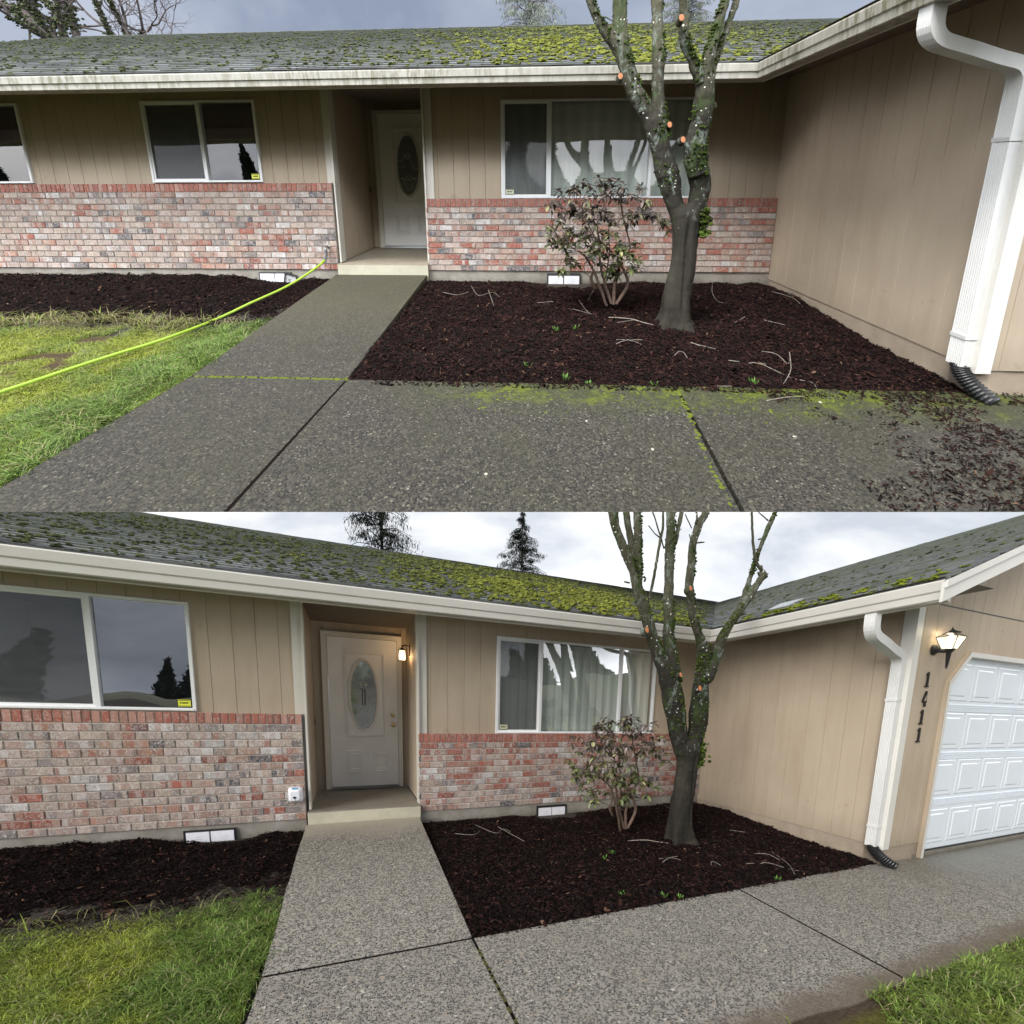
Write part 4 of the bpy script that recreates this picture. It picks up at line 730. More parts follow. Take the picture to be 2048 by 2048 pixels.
    r.add(V, [[i * k + j, (i + 1) * k + j, (i + 1) * k + (j + 1) % k, i * k + (j + 1) % k] for i in range(4) for j in range(k)]); B(r, 'door_moulding', 'door', dr)
    g = MB(); g.add([(cx + .166 * math.cos(q), D - .032, czv + .456 * math.sin(q)) for q in np.arange(k) * 2 * np.pi / k], [list(range(k))]); 
    g.build('oval_pane', M['door_glassA' if A else 'door_glassB'], pl, dr)
    ld = MB(); yl = D - .036
    def cane(pts, r_=.003): ld.tube([(cx + x, yl, czv + z) for x, z in pts], r_, 5)
    cane([(0, .19), (-.05, .15), (-.035, .12), (0, .085), (.035, .12), (.05, .15), (0, .19)]); cane([(-.05, .15), (0, .13), (.05, .15)]); cane([(-.03, -.17), (0, -.135), (.03, -.17)]);
    cane([(-.13, -.20), (-.075, -.20), (-.04, -.175), (0, -.20), (.04, -.175), (.075, -.20), (.13, -.20)]); cane([(-.075, -.20), (-.045, -.228), (0, -.222), (.045, -.228), (.075, -.20)])
    cane([(-.15, .06), (-.09, .075), (-.05, .10), (-.02, .12)], .002); cane([(.02, .12), (.05, .02), (.08, -.03), (.12, -.06), (.155, -.04)], .0025); cane([(-.09, -.21), (-.06, -.30), (-.02, -.37), (0, -.385), (.03, -.37), (.07, -.29), (.10, -.21)], .002)
    cane([(-.15, -.02), (-.03, -.03)], .0015); B(ld, 'lead_lines', 'lead', dr)
    ld = MB(); ld.box(cx - .022, cx - .010, yl, yl + .003, czv - .14, czv + .10); ld.box(cx + .010, cx + .024, yl, yl + .003, czv - .14, czv + .10); B(ld, 'dark_bevels', 'lead_dark', dr)
    kb = MB(); kb.lathe([(.031, 0), (.031, -.008), (.013, -.012), (.012, -.035), (.026, -.045), (.03, -.058), (.022, -.070), (0, -.072)], (-.178, D - .03, 1.270), 16, 1); B(kb, 'door_knob', 'brass', dr, smooth=True)
    kb = MB(); kb.lathe([(.028, 0), (.028, -.010), (.020, -.016), (0, -.017)], (-.182, D - .03, 1.408), 16, 1); B(kb, 'deadbolt', 'brass', dr, smooth=True)
    t = MB(); 
    t.box(-1.077, -1.010, D - .045, D - .001, Zf + .002, 2.494); t.box(-.112, -.052, D - .045, D - .001, Zf + .002, 2.494); t.box(-1.010, -.112, D - .045, D - .001, 2.437, 2.494)
    t.box(-1.079, -1.055, D - .056, D - .045, Zf + .002, 2.496); t.box(-.075, -.050, D - .056, D - .045, Zf + .002, 2.496); t.box(-1.055, -.075, D - .056, D - .045, 2.475, 2.496); B(t, 'door_casing', 'casing')
    t = MB(); t.box(-1.02, -.10, D - .09, D - .005, Zf + .001, Zf + .018); t.box(-1.0, -.12, D - .05, D - .031, Zf + .018, .402); B(t, 'threshold', 'threshold')
    t = MB(); t.box(-1.190, -1.182, 1.17, 1.20, 1.26, 1.345); B(t, 'doorbell', 'black_metal')
    # windows
    window(pl, H, *W1, [-6.25], [0], None, None, 'far left sliding window at the frame edge') if A else None
    window(pl, H, *W2, [-2.898], [0], None, (-2.30, 1.475), 'sliding window left of the entry with a yellow sticker')
    window(pl, H, *W3, [1.590, 2.828], [0], 3.40, (1.035, 1.265), 'wide three-part window above the red bricks')
    # roof
    X0, X1 = (-14.5, 9.5) if A else (-6.0, 9.5)
    r = MB(); cs = 1 / math.hypot(1, MAIN_S)
    mat_ = lambda u, v, l: (u, -.69 + v * cs - l * MAIN_S * cs, main_z(-.69 + v * cs) + l * cs)
    shingles(r, pl, X0, X1, 0, (MAIN_RY + .69) / cs, mat_, 5)
    cutm = [((0, -.68, 0), (-.40, .42, 0 - 0))]
    # valley: keep .42 (Y+.68) - .40 (X-3.68) >= 0
    cuts = [((3.68, -.68, 0), (-.40, .42, 0))] + ([((-8.6, 4.0, 0), (1, -1, 0))] if A else [])
    roof = r.build('main_roof', M['shingle'], pl, H, cuts=cuts, label='mossy grey shingle roof over the entry')
    rb = MB(); rb.add([(X0, MAIN_RY, main_z(MAIN_RY)), (X1 + 4, MAIN_RY, main_z(MAIN_RY)), (X1 + 4, 9, 2.4), (X0, 9, 2.4)], [[0, 1, 2, 3]]); 
    if A: rb.v[-1][0, 0] = -8.6; rb.v[-1][3, 0] = -13.5; rb.add([(-8.6, 4, main_z(4) - .004), (-13.3, -.69, 2.6), (-13.3, 9, 2.6)], [[0, 1, 2]])
    rb.build('rear_roof', M['shingle'], pl, roof)
    rc = MB(); x = -8.6 if A else -6.0
    while x < 9: rc.box(x, x + .27, 0, 1, 0, .008, RNG.uniform(.7, 1.2) * np.ones(3), tf=lambda V: np.stack([V[:, 0], MAIN_RY - .11 + V[:, 1] * .13, main_z(MAIN_RY - .11 + V[:, 1] * .11) + .010 + V[:, 2] + RNG.random() * .004], 1)); x += .2
    rc.build('ridge_cap', M['shingle'], pl, roof)
    r = MB(); c2 = 1 / math.hypot(1, .40); wat = lambda u, v, l: (3.67 + v * c2 - l * .4 * c2, -u, wing_z(3.67 + v * c2) + l * c2)
    shingles(r, pl, -4.6, 2.985, 0, (8.0 - 3.67) / c2, wat, 8); wr = r.build('wing_roof', M['shingle'], pl, H, cuts=[((3.68, -.68, 0), (.40, -.42, 0))], label='mossy shingle slope over the garage wing')
    r = MB(); r.quad((8.0, -2.985, wing_z(8)), (13, -2.985, wing_z(8) - 2.0), (13, 5, wing_z(8) - 2.0), (8.0, 3.4, wing_z(8))); r.build('rear_roof', M['shingle'], pl, wr)
    # moss cushions
    mo = MB(); rng = np.random.default_rng(17 + A); n = 15000
    for _ in range(n):
        u = rng.uniform(-11.5 if A else -4.5, 7.6); row = int(rng.random() ** .9 * 32); v = row * .143 + rng.normal(0, .012)
        if v < .02: continue
        dens = .25 + .75 * float(vnoise(u * 1.4, v * 1.8, 5)); rich = math.exp(-((u - 2.2) / 2.6) ** 2); dens *= .62 + .5 * rich
        if A and u < -2: dens *= .75
        if rng.random() > dens: continue
        Y = -.69 + v * cs
        if .42 * (Y + .68) - .40 * (u - 3.68) < .05: continue
        rr = (.009 + .024 * rng.random() ** 2.5) * (1 + .45 * rich); gold = min(1, max(0, rich * 1.3 - .2 + rng.normal(0, .2)))* (1 if v < 2.8 else .5)
        c = np.array([.080, .092, .040]) * (1 - gold) + np.array([.165, .18, .032]) * gold
        p = mat_(u, v + .004, .012); blob(mo, p, rr, .62, c * rng.uniform(.65, 1.3), .35)
        if rich > .4 and rng.random() < .6: blob(mo, mat_(u + rng.normal(0, .03), v + .03, .012), rr * 1.1, .6, c * rng.uniform(.65, 1.3), .35)
    mo.build('roof_moss', M['moss'], pl, roof, kind='stuff')
    mo = MB()
    for _ in range(1500):
        u = rng.uniform(-1.2, 2.9); row = int(rng.random() ** 1.5 * 26); v = row * .143 + .02; X = 3.67 + v * c2; Y = -u
        if .42 * (Y + .68) - .40 * (X - 3.68) > -.06: continue
        low = math.exp(-((v - .3) / .35) ** 2); 
        if rng.random() > .30 + .7 * low * float(vnoise(u * 2.5, 3, 4)) : continue
        c = np.array([.065, .075, .022]) * (1 - low) + np.array([.19, .22, .02]) * low; blob(mo, wat(u, v, .012), rng.uniform(.010, .028) * (1 + .6 * low), .42, c * rng.uniform(.7, 1.3), .45)
    mo.build('roof_moss', M['moss'], pl, wr, kind='stuff')
    if not A:
        v_ = MB(); a_ = 2.0
        q = [wat(1.0, .62, .02), wat(1.28, .62, .02), wat(1.28, .88, .03), wat(1.0, .88, .03)]; v_.quad(*q); q2 = [(x, y, z - .02) for x, y, z in q]; v_.add(q + q2, [[0, 4, 5, 1], [3, 0, 4, 7], [1, 5, 6, 2], [2, 6, 7, 3]]); v_.build('roof_flashing', M['roof_vent'], pl, wr)
    else:
        v_ = MB(); v_.tube([(3.05, 3.6, main_z(3.6)), (3.05, 3.6, main_z(3.6) + .30)], .05, 12); v_.build('vent_pipe', M['black_metal'], pl, roof)
    # gutters (profile: o = out from the front face, z)
    prof = [(.105, 2.598), (.105, 2.447), (.010, 2.447), (.0, 2.455), (-.003, 2.508), (-.014, 2.520), (-.020, 2.585), (-.016, 2.596), (-.006, 2.596), (-.003, 2.588)]
    def gut(P0, P1, out, name, lab, miter0=0, miter1=0):
        g = MB(); d_ = np.array(P1) - np.array(P0); d_ = d_ / np.linalg.norm(d_); n = max(2, int(np.linalg.norm(np.array(P1) - np.array(P0)) / .6)); V = []
        for o, z in prof:
            a = np.array(P0) - np.array(out) * o + d_ * miter0 * o; b = np.array(P1) - np.array(out) * o + d_ * miter1 * o
            for t_ in np.linspace(0, 1, n): p_ = a * (1 - t_) + b * t_; V.append((p_[0], p_[1], z))
        V = np.array(V).reshape(len(prof), n, 3); i, j = np.meshgrid(np.arange(len(prof) - 1), np.arange(n - 1), indexing='ij'); i = i.ravel(); j = j.ravel()
        g.add(V.reshape(-1, 3), np.stack([i * n + j, i * n + j + 1, (i + 1) * n + j + 1, (i + 1) * n + j], 1))
        return g
    # out: unit direction pointing away from the home
    gA = gut((X0 if not A else -13.3, -.705), (3.643, -.705), (0, -1), '', '', 0, 1.0)
    B(gA, 'gutter', 'gutter_dirty' if A else 'gutter', label='long gutter over the entry' + (', streaked green-brown' if A else ''))
    gB = gut((3.643, -2.967), (3.643, -.705), (-1, 0), '', '', 0, 1.0)
    gB.add([(3.643 + o, -2.967, z) for o, z in prof], [list(range(len(prof)))]); B(gB, 'gutter', 'gutter_dirty' if A else 'gutter', label='gutter along the wing')
    fs = MB(); fs.box(-13 if A else -6, 3.745, -.605, -.585, 2.44, 2.60); fs.box(3.745, 3.765, -2.96, -.59, 2.44, 2.60); B(fs, 'fascia', 'trim')
    # rake of the wing gable
    rk = MB()
    for w0, w1, y0, y1 in ((.155, .012, -2.975, -2.955), (.05, .0, -2.992, -2.975)):
        for (xa, xb) in ((3.62, 8.0), (8.0, 12.6)):
            za, zb_ = (wing_z(xa), wing_z(xb)) if xa < 8 else (wing_z(8), wing_z(8) - .4 * 4.6)
            V = [(x, y, z - q) for y in (y0, y1) for x, z, q in ((xa, za, w0), (xb, zb_, w0), (xb, zb_, w1 - .004), (xa, za, w1 - .004))]
            rk.add(V, [[0, 1, 2, 3], [4, 7, 6, 5], [0, 4, 5, 1], [3, 2, 6, 7], [0, 3, 7, 4], [1, 5, 6, 2]])
    B(rk, 'rake_board', 'trim_white')
    rs = MB(); rs.quad((3.66, -2.955, wing_z(3.66) - .03), (8, -2.955, wing_z(8) - .03), (8, -2.45, wing_z(8) - .03), (3.66, -2.45, wing_z(3.66) - .03)); B(rs, 'rake_soffit', 'trim')
    # downspout
    S = empty('downspout', pl, (4.36, -2.40, .2)); S.parent = H; S.location = PB[S.name] - PB[H.name]; S['label'] = 'white ribbed downspout on the wing corner'
    def pipe(pts, w1=.040, w2=.045, ribs=True):
        """rectangular pipe; cross-section half sizes across (Y) and along the bend"""
        P = np.array(pts, float); n = len(P); T_ = np.gradient(P, axis=0); T_ /= np.linalg.norm(T_, axis=1)[:, None]; V = []
        sec = []
        for q in np.linspace(-1, 1, 15): sec.append((-1 + (.10 if (int(round((q + 1) * 7)) % 2 and abs(q) < .9) else 0), q))
        sec += [(1, 1), (1, -1)]
        for i in range(n):
            side = np.array([0, 1., 0]); side = side - side @ T_[i] * T_[i]; side /= np.linalg.norm(side); out = np.cross(T_[i], side); out *= np.sign(out[0] if abs(out[0]) > .3 else out[2]) or 1
            if i and out @ last < 0: out = -out
            last = out; V += [P[i] + out * a * w1 + side * b * w2 for a, b in sec]
        k = len(sec); a = np.arange(k); b = (a + 1) % k; return V, [list(x) for i in range(n - 1) for x in np.stack([i * k + a, i * k + b, (i + 1) * k + b, (i + 1) * k + a], 1)]
    def arc(p0, p1, p2, n=7):
        return [tuple(np.array(p0) * (1 - t_) ** 2 + 2 * np.array(p1) * t_ * (1 - t_) + np.array(p2) * t_ ** 2) for t_ in np.linspace(0, 1, n)]
    yo, yv = -2.475, -2.398
    path = [(3.70, yo, 2.46), (3.70, yo, 2.40)] + arc((3.70, yo, 2.37), (3.70, yo, 2.27), (3.80, yo + .01, 2.245)) + [(3.95, yo + .025, 2.21), (4.15, yv - .02, 2.165)] + arc((4.25, yv - .01, 2.145), (4.352, yv, 2.125), (4.352, yv, 2.02)) 
    d = MB(); V, F = pipe(path); d.add(V, F); V, F = pipe([(4.354, yv, 2.06), (4.354, yv, 1.2), (4.354, yv, .19)], .043, .047); d.add(V, F); B(d, 'pipe', 'spout', S)
    for z in (1.70, .40):
        d = MB(); d.box(4.306, 4.400, yv - .052, yv + .052, z - .013, z + .013); d.box(4.396, 4.402, yv - .052, yv + .09, z - .010, z + .010); B(d, 'strap', 'spout', S)
    d = MB(); tp = []; rd = []
    for t_ in np.linspace(0, 1, 46):
        p_ = arc((4.352, yv, .20), (4.352, yv - .02, .10), (4.41, -2.60, .01), 46)[int(t_ * 45)]; tp.append(p_); rd.append(.046 + .006 * (1 if int(t_ * 45) % 3 else -1) * (t_ > .12))
    d.tube(tp, rd, 14); B(d, 'drain_hose', 'black_plastic', S)
    # garage door
    G = MB(); gd = -2.415
    G.box(5.05, 10.6, gd, gd + .04, .052, 2.225)
    g = G.build('garage_door', M['garage_door'], pl, H, label='white raised-panel garage door') 
    P_ = MB(); z_l = [(.115, .51), (.67, 1.075), (1.193, 1.592), (1.72, 2.12)]
    for z0, z1 in z_l:
        x = 5.17
        while x < 10.3:
            a, b = x, x + .485; o = [(a, z0), (b, z0), (b, z1), (a, z1)]; ii = [(a + .012, z0 + .012), (b - .012, z0 + .012), (b - .012, z1 - .012), (a + .012, z1 - .012)]; i2 = [(a + .075, z0 + .05), (b - .075, z0 + .05), (b - .075, z1 - .05), (a + .075, z1 - .05)]
            V = [(p_[0], gd - .001, p_[1]) for p_ in o] + [(p_[0], gd - .006, p_[1]) for p_ in ii] + [(p_[0], gd - .004, p_[1]) for p_ in i2] + [(p_[0], gd - .010, p_[1]) for p_ in [(q[0] + (.012 if q[0] < a + .2 else -.012), q[1] + (.012 if q[1] < z0 + .2 else -.012)) for q in i2]]
            P_.add(V, [[k_ * 4 + i, k_ * 4 + (i + 1) % 4, (k_ + 1) * 4 + (i + 1) % 4, (k_ + 1) * 4 + i] for k_ in range(3) for i in range(4)] + [[12, 13, 14, 15]]); x += .538
    B(P_, 'door_panels', 'garage_door', g)
    P_ = MB()
    for z in (.595, 1.12, 1.645):
        for dz in (-.032, -.011, .011, .032): P_.box(5.06, 10.5, gd - .008, gd - .0005, z + dz - .006, z + dz + .006)
        P_.box(5.06, 10.5, gd - .0012, gd - .0006, z - .003, z + .003)
    B(P_, 'door_ribs', 'garage_door', g)
    P_ = MB(); P_.box(5.12, 10.6, gd - .01, gd + .03, .03, .052); B(P_, 'door_seal', 'black_plastic', g)
    t = MB(); out = [(5.071, -.005), (5.071, 1.907), (5.398, 2.228), (10.7, 2.228)]; inn = [(5.122, -.005), (5.122, 1.885), (5.420, 2.178), (10.7, 2.178)]
    for i in range(3):
        q = [out[i], out[i + 1], inn[i + 1], inn[i]]; V = [(x, -2.497, z) for x, z in q] + [(x, -2.40, z) for x, z in q]
        t.add(V, [[0, 3, 2, 1], [3, 7, 6, 2]])
    ca = B(t, 'garage_casing', 'trim_white')
    t = MB()
    for i in range(3): 
        a, b = out[i], out[i + 1]; t.add([(a[0] - .002, -2.496, a[1]), (b[0] - .002, -2.496, b[1] + .002), (b[0] - .002, -2.455, b[1] + .002), (a[0] - .002, -2.455, a[1])], [[0, 1, 2, 3]])
    B(t, 'casing_edge', 'siding', ca)
    t = MB(); t.box(5.0, 10.7, -2.458, -2.30, -.1, .034); B(t, 'garage_sill', 'foundation')
    # house number 1411
    if not A:
        ON = [(0, 0), (.058, 0), (.058, .012), (.042, .018), (.042, .150), (.030, .150), (.006, .128), (.004, .118), (.022, .122), (.022, .018), (0, .012)]
        F4 = [(.030, 0), (.062, 0), (.062, .010), (.054, .014), (.054, .040), (.068, .040), (.068, .056), (.054, .056), (.054, .155), (.040, .155), (.000, .056), (.000, .040), (.036, .040), (.036, .014), (.030, .010)]
        for gl_, z in ((ON, 1.838), (F4, 1.645), (ON, 1.462), (ON, 1.279)):
            n_ = MB(); f0 = lambda u, v: (4.700 + u, -2.474, z + v); f1 = lambda u, v: (4.700 + u, -2.461, z + v); n_.prism(gl_, f0, f1)
            o_ = B(n_, 'house_number', 'number'); o_['label'] = 'black numeral ' + ('4' if gl_ is F4 else '1')
            if gl_ is F4:
                n2 = MB(); n2.prism([(.040, .056), (.040, .115), (.014, .056)], lambda u, v: (4.700 + u, -2.4755, z + v), lambda u, v: (4.700 + u, -2.4745, z + v)); B(n2, 'numeral_gap', 'siding', o_)
    # foundation vents
    for (a, b, z0, z1, dz, lab) in ((-2.335, -1.885, .088, .215, .0, 'left foundation vent blocked by two white foam lids'), (1.572, 2.010, .085, .225, .006, 'right foundation vent blocked by two white foam lids')):
        v = MB(); frame_ring(v, a, b, z0 - .02, z1 + .018, .02, -.012, .015); v.box(a + .01, b - .01, .000, .014, z0, z1)
        V_ = v.build('foundation_vent', M['black_plastic'], pl, H, label=lab); mid = (a + b) / 2
        for k_, (p, q) in enumerate(((a + .022, mid - .008), (mid + .006, b - .018))):
            l = MB(); l.box(p, q, -.018, -.002, z0, z1 - dz * 2); L_ = B(l, 'foam_lid', 'white_foam', V_)
            l = MB(); l.box(p + .07, q - .06, -.0195, -.0182, z0 + .05, z0 + .055); l.box(p + .05, q - .07, -.0195, -.0182, z0 + .028, z0 + .032); l.box(p + .08, q - .05, -.0195, -.0182, z0 + .075, z0 + .079); B(l, 'lid_scuffs', 'grey_foam', V_)
        l = MB(); l.tube([(a - .06, -.03, z0 - .03), (a + .05, -.11, z0 - .035), (mid, -.13, z0 - .035), (b - .02, -.11, z0 - .02), (b + .05, -.03, z0 + .0)], .018, 6, rough=.2); B(l, 'vent_well', 'foundation', V_)
    return H

# ------------------------------------------------------------------ planting and loose things
def smooth_path(L, step=.03):
    P = np.array(L, float); d = np.concatenate([[0], np.cumsum(np.linalg.norm(np.diff(P[:, :3], axis=0), axis=1))]); n = max(3, int(d[-1] / step)); s = np.linspace(0, d[-1], n)
    # Catmull-Rom through the stations
    out = np.zeros((n, P.shape[1]))
    for k, sv in enumerate(s):
        i = min(max(np.searchsorted(d, sv) - 1, 0), len(P) - 2); t = (sv - d[i]) / max(d[i + 1] - d[i], 1e-9)
        p0, p1, p2, p3 = P[max(i - 1, 0)], P[i], P[i + 1], P[min(i + 2, len(P) - 1)]
        out[k] = .5 * ((2 * p1) + (-p0 + p2) * t + (2 * p0 - 5 * p1 + 4 * p2 - p3) * t * t + (-p0 + 3 * p1 - 3 * p2 + p3) * t ** 3)
    return out
def limb_tube(mb, L, k=14, seed=0, knots=.10, step=.03, cap=True, slim=1.0):
    S_ = smooth_path(L, step); S_[:, 3] *= slim; rng = np.random.default_rng(seed); n = len(S_); r = np.abs(S_[:, 3]) * (1 + knots * (np.interp(np.arange(n), np.linspace(0, n, max(4, n // 5)), rng.normal(0, .6, max(4, n // 5)))))
    P = S_[:, :3] + rng.normal(0, .0015, (n, 3)); n0 = mb.n; mb.tube(P, r, k, cap=cap)
    V = mb.v[-1].reshape(n, k, 3); ang = np.arange(k) * 2 * np.pi / k
    for i in range(n):        # flutes and bark lumps
        m_ = 1 + .07 * np.sin(3 * ang + 1.3 + i * .03) + .05 * (vnoise(ang * 3, np.full(k, i * step * 9), seed) - .5) * 2 + knots * .5 * (rng.random(k) - .5)
        V[i] = P[i] + (V[i] - P[i]) * m_[:, None]
    return S_
def fuse(mb, voxel):
    """one continuous skin round the overlapping limbs"""
    me = bpy.data.meshes.new('tmp'); V = np.concatenate(mb.v); F = [list(map(int, f)) for a in mb.f for f in a]; me.from_pydata(V.tolist(), [], F)
    o = bpy.data.objects.new('tmp', me); C.objects.link(o); r = o.modifiers.new('r', 'REMESH'); r.mode = 'VOXEL'; r.voxel_size = voxel; s_ = o.modifiers.new('s', 'SMOOTH'); s_.iterations = 9; s_.factor = .5
    ev = o.evaluated_get(bpy.context.evaluated_depsgraph_get()); m2 = ev.to_mesh(); n = len(m2.vertices); P = np.zeros(n * 3); m2.vertices.foreach_get('co', P); P = P.reshape(-1, 3); N = np.zeros(n * 3); m2.vertices.foreach_get('normal', N); N = N.reshape(-1, 3)
    F = np.array([p.vertices[:] for p in m2.polygons if len(p.vertices) == 4]); Ft = [p.vertices[:] for p in m2.polygons if len(p.vertices) == 3]
    ev.to_mesh_clear(); bpy.data.objects.remove(o); bpy.data.meshes.remove(me)
    a = np.arctan2(P[:, 1] + 1.35, P[:, 0] - 2.77); hi = np.clip((P[:, 2] - 1.15) * 3, .12, 1)
    d = (fbm(P[:, 0] * 55 + P[:, 1] * 31, P[:, 2] * 16 - P[:, 1] * 13, 5, 3) - .5) * .012 * hi + (fbm(P[:, 0] * 9 - P[:, 1] * 7, P[:, 2] * 4, 8, 2) - .5) * .02 * hi
    low = np.clip((.42 - P[:, 2]) * 2.6, 0, 1) ** 1.3; d = d + low * .035 * np.sin(a * 5 + 1.1 + np.sin(a * 2)) ; grv = np.exp(-((a + 1.35) / .16) ** 2) * np.clip((1.25 - P[:, 2]) * 3, 0, 1) * np.clip(P[:, 2] * 2, 0, 1); d = d - .022 * grv
    out = MB(); out.add(P + N * d[:, None], F)
    if Ft: out.f.append(np.array(Ft))
    return out
def cherry_tree(pl, limbs, twigs, cuts, label, seed):
    A = pl is UP_; base = (2.76, -1.35, .1); T_ = empty('cherry_tree', pl, base, category='tree', label=label)
    mb = MB(); L0 = [list(map(list, L)) for L in limbs]; L0[0] = [[2.762, -1.35, -.03, .26], [2.764, -1.35, .07, .205]] + L0[0]
    paths = []
    for i, L in enumerate(L0): paths.append(limb_tube(mb, L, 16 if L[0][3] > .06 else 10, seed + i, (.09 if i else .0), slim=.90 if i else .84))
    blob(mb, (2.93 if A else 2.90, -1.36, 1.06), .07, 1.3, (1, 1, 1), .3)
    rng = np.random.default_rng(seed)
    for P in paths[1:]:        # spurs and knobs
        for _ in range(int(len(P) * .22)):
            q = P[rng.integers(2, len(P) - 1)]; a = rng.uniform(0, 6.28); d = np.array([math.cos(a), math.sin(a) * .6, rng.uniform(-.1, .6)]); p = q[:3] + d * q[3] * .8
            if rng.random() < .75: blob(mb, p, q[3] * rng.uniform(.22, .42), 1.1, (1, 1, 1), .4)
            else: mb.tube([p, p + d * .02 + (0, 0, .005), p + d * rng.uniform(.025, .05) + (0, 0, .012)], [.006, .005, .0025], 6)
    mb = fuse(mb, .0075 if not A else .0085)
    tr = mb.build('trunk', M['bark'], pl, T_, base=base, smooth=True)
    for i, L in enumerate(twigs):
        L = [tuple(q) for q in L]; L = [tuple(1.9 * a_ - .9 * b_ if j_ < 3 else a_ for j_, (a_, b_) in enumerate(zip(L[0], L[1])))] + L if len(L) < 3 else L
        tw = MB(); limb_tube(tw, L, 7, seed + 80 + i, .06); tw.build('twig', M['bark'], pl, T_, smooth=True)
    for (x, y, z, r) in cuts:
        c = MB(); r *= .78; n = (0, -1, .25) if x < 3 else (.55, -.6, .45); n = np.array(n) / np.linalg.norm(n); u = np.cross(n, (0, 0, 1)); u /= np.linalg.norm(u); v = np.cross(u, n); k = 18
        P0 = np.array((x, y, z)); ring = lambda rr, o: [tuple(P0 + n * o + (u * math.cos(a) * .85 + v * math.sin(a) * 1.15) * rr) for a in np.arange(k) * 2 * np.pi / k]
        c.add(ring(r, .004) + ring(r * .6, .006), [[i, (i + 1) % k, k + (i + 1) % k, k + i] for i in range(k)] + [list(range(k, 2 * k))]); ct = c.build('pruning_cut', M['cut'], pl, T_)
        c = MB(); c.add(ring(r * 1.25, -.012) + ring(r * 1.18, .004) + ring(r, .003) + ring(r * 1.5, -.06), [[a_ * k + i, a_ * k + (i + 1) % k, b_ * k + (i + 1) % k, b_ * k + i] for a_, b_ in ((0, 1), (1, 2), (3, 0)) for i in range(k)]); c.build('bark_collar', M['bark'], pl, ct)
    mo = MB()                  # moss along the limbs
    for pi, P in enumerate(paths[1:]):
        for _ in range(int(len(P) * 15)):
            q = P[rng.integers(0, len(P))]; z = q[2]; x_in = 1 if q[0] < 2.76 else -1
            if rng.random() > (.95 if z < 2.0 else .6 if z < 2.6 else .28): continue
            a = rng.normal(0 if x_in > 0 else math.pi, .8) if z > 1.5 or rng.random() < .7 else rng.uniform(0, 6.28)
            if z < 2.0 and q[0] > 2.76 and rng.random() < .5: a = rng.normal(0, .7)
            p = q[:3] + np.array([math.cos(a), -abs(math.sin(a)), 0]) * q[3] * .98
            if vnoise(p[0] * 7 + pi, p[2] * 5, 3) < .42: continue
            col = np.array([.045, .068, .012]) * rng.uniform(.6, 1.7)
            for _k in range(2): blob(mo, p + rng.normal(0, .006, 3), rng.uniform(.004, .010), 1.0, col, .6)
    for _ in range(160): p = (rng.normal(2.945 if A else 2.915, .025), -1.40 + rng.normal(0, .04), rng.uniform(.93, 1.2)); blob(mo, p, rng.uniform(.008, .018), 1, np.array([.05, .075, .012]) * rng.uniform(.5, 1.7), .6)
    mo.build('trunk_moss', M['moss'], pl, tr, kind='stuff')
    return T_
def rhododendron(pl, label):
    T_ = empty('rhododendron', pl, (2.2, -1.05, .1), category='shrub', label=label); rng = np.random.default_rng(5)
    st = MB()
    for i, L in enumerate(SHRUB_STEMS): limb_tube(st, L, 7, i, .08, .03)
    ends = np.concatenate([smooth_path(L, .05)[:, :3] for L in SHRUB_STEMS])
    for c in SHRUB_LEAFS:
        c = np.array(c); j = np.argmin(np.linalg.norm(ends - c - (0, 0, -.08), axis=1)); e = ends[j]; mid = (e + c) / 2 + (0, 0, -.015); st.tube([e, mid, c], [.0035, .003, .002], 5)
    st.build('stems', M['stem'], pl, T_, base=(2.2, -1.05, .1))
    lf = MB()
    def leaf(p, d, L, w_, col, curl):
        d = d / np.linalg.norm(d); s = np.cross(d, (0, 0, 1)); s = s / (np.linalg.norm(s) + 1e-9); up = np.cross(s, d); V = []; n = 5
        for i in range(n + 1):
            t = i / n; w2 = w_ * math.sin(math.pi * min(.97, .08 + t * .9)) ** .8; q = p + d * L * t - np.array([0, 0, 1]) * curl * L * t * t
            V += [q - s * w2 + up * w2 * .35, q - up * .0, q + s * w2 + up * w2 * .35]
        lf.add(V, [[i * 3 + k, (i + 1) * 3 + k, (i + 1) * 3 + k + 1, i * 3 + k + 1] for i in range(n) for k in range(2)], col)
    cl = [np.array(c) for c in SHRUB_LEAFS]
    cl += [c + rng.normal(0, .055, 3) for c in cl for _ in range(2)]
    for c in cl:
        n = rng.integers(6, 10); a0 = rng.uniform(0, 6.28); top = np.clip((c[2] - .75) / .45, 0, 1); 
        for k in range(n):
            a = a0 + k * 6.28 / n + rng.normal(0, .25); el = rng.uniform(-1.0, .15) if rng.random() < .65 else rng.uniform(0, .7); d = np.array([math.cos(a) * math.cos(el), math.sin(a) * math.cos(el), math.sin(el)])
            brown = np.array([.115, .088, .075]) if rng.random() < .12 + .85 * top else np.array([.105, .125, .045]); 
            if rng.random() < .12: brown = np.array([.22, .21, .10])
            leaf(c + d * .008, d, rng.uniform(.045, .078), rng.uniform(.0125, .0195), brown * rng.uniform(.45, 1.4), rng.uniform(.05, .4))
    lf.build('leaves', M['leaf'], pl, T_, base=(2.2, -1.05, .1))
    return T_
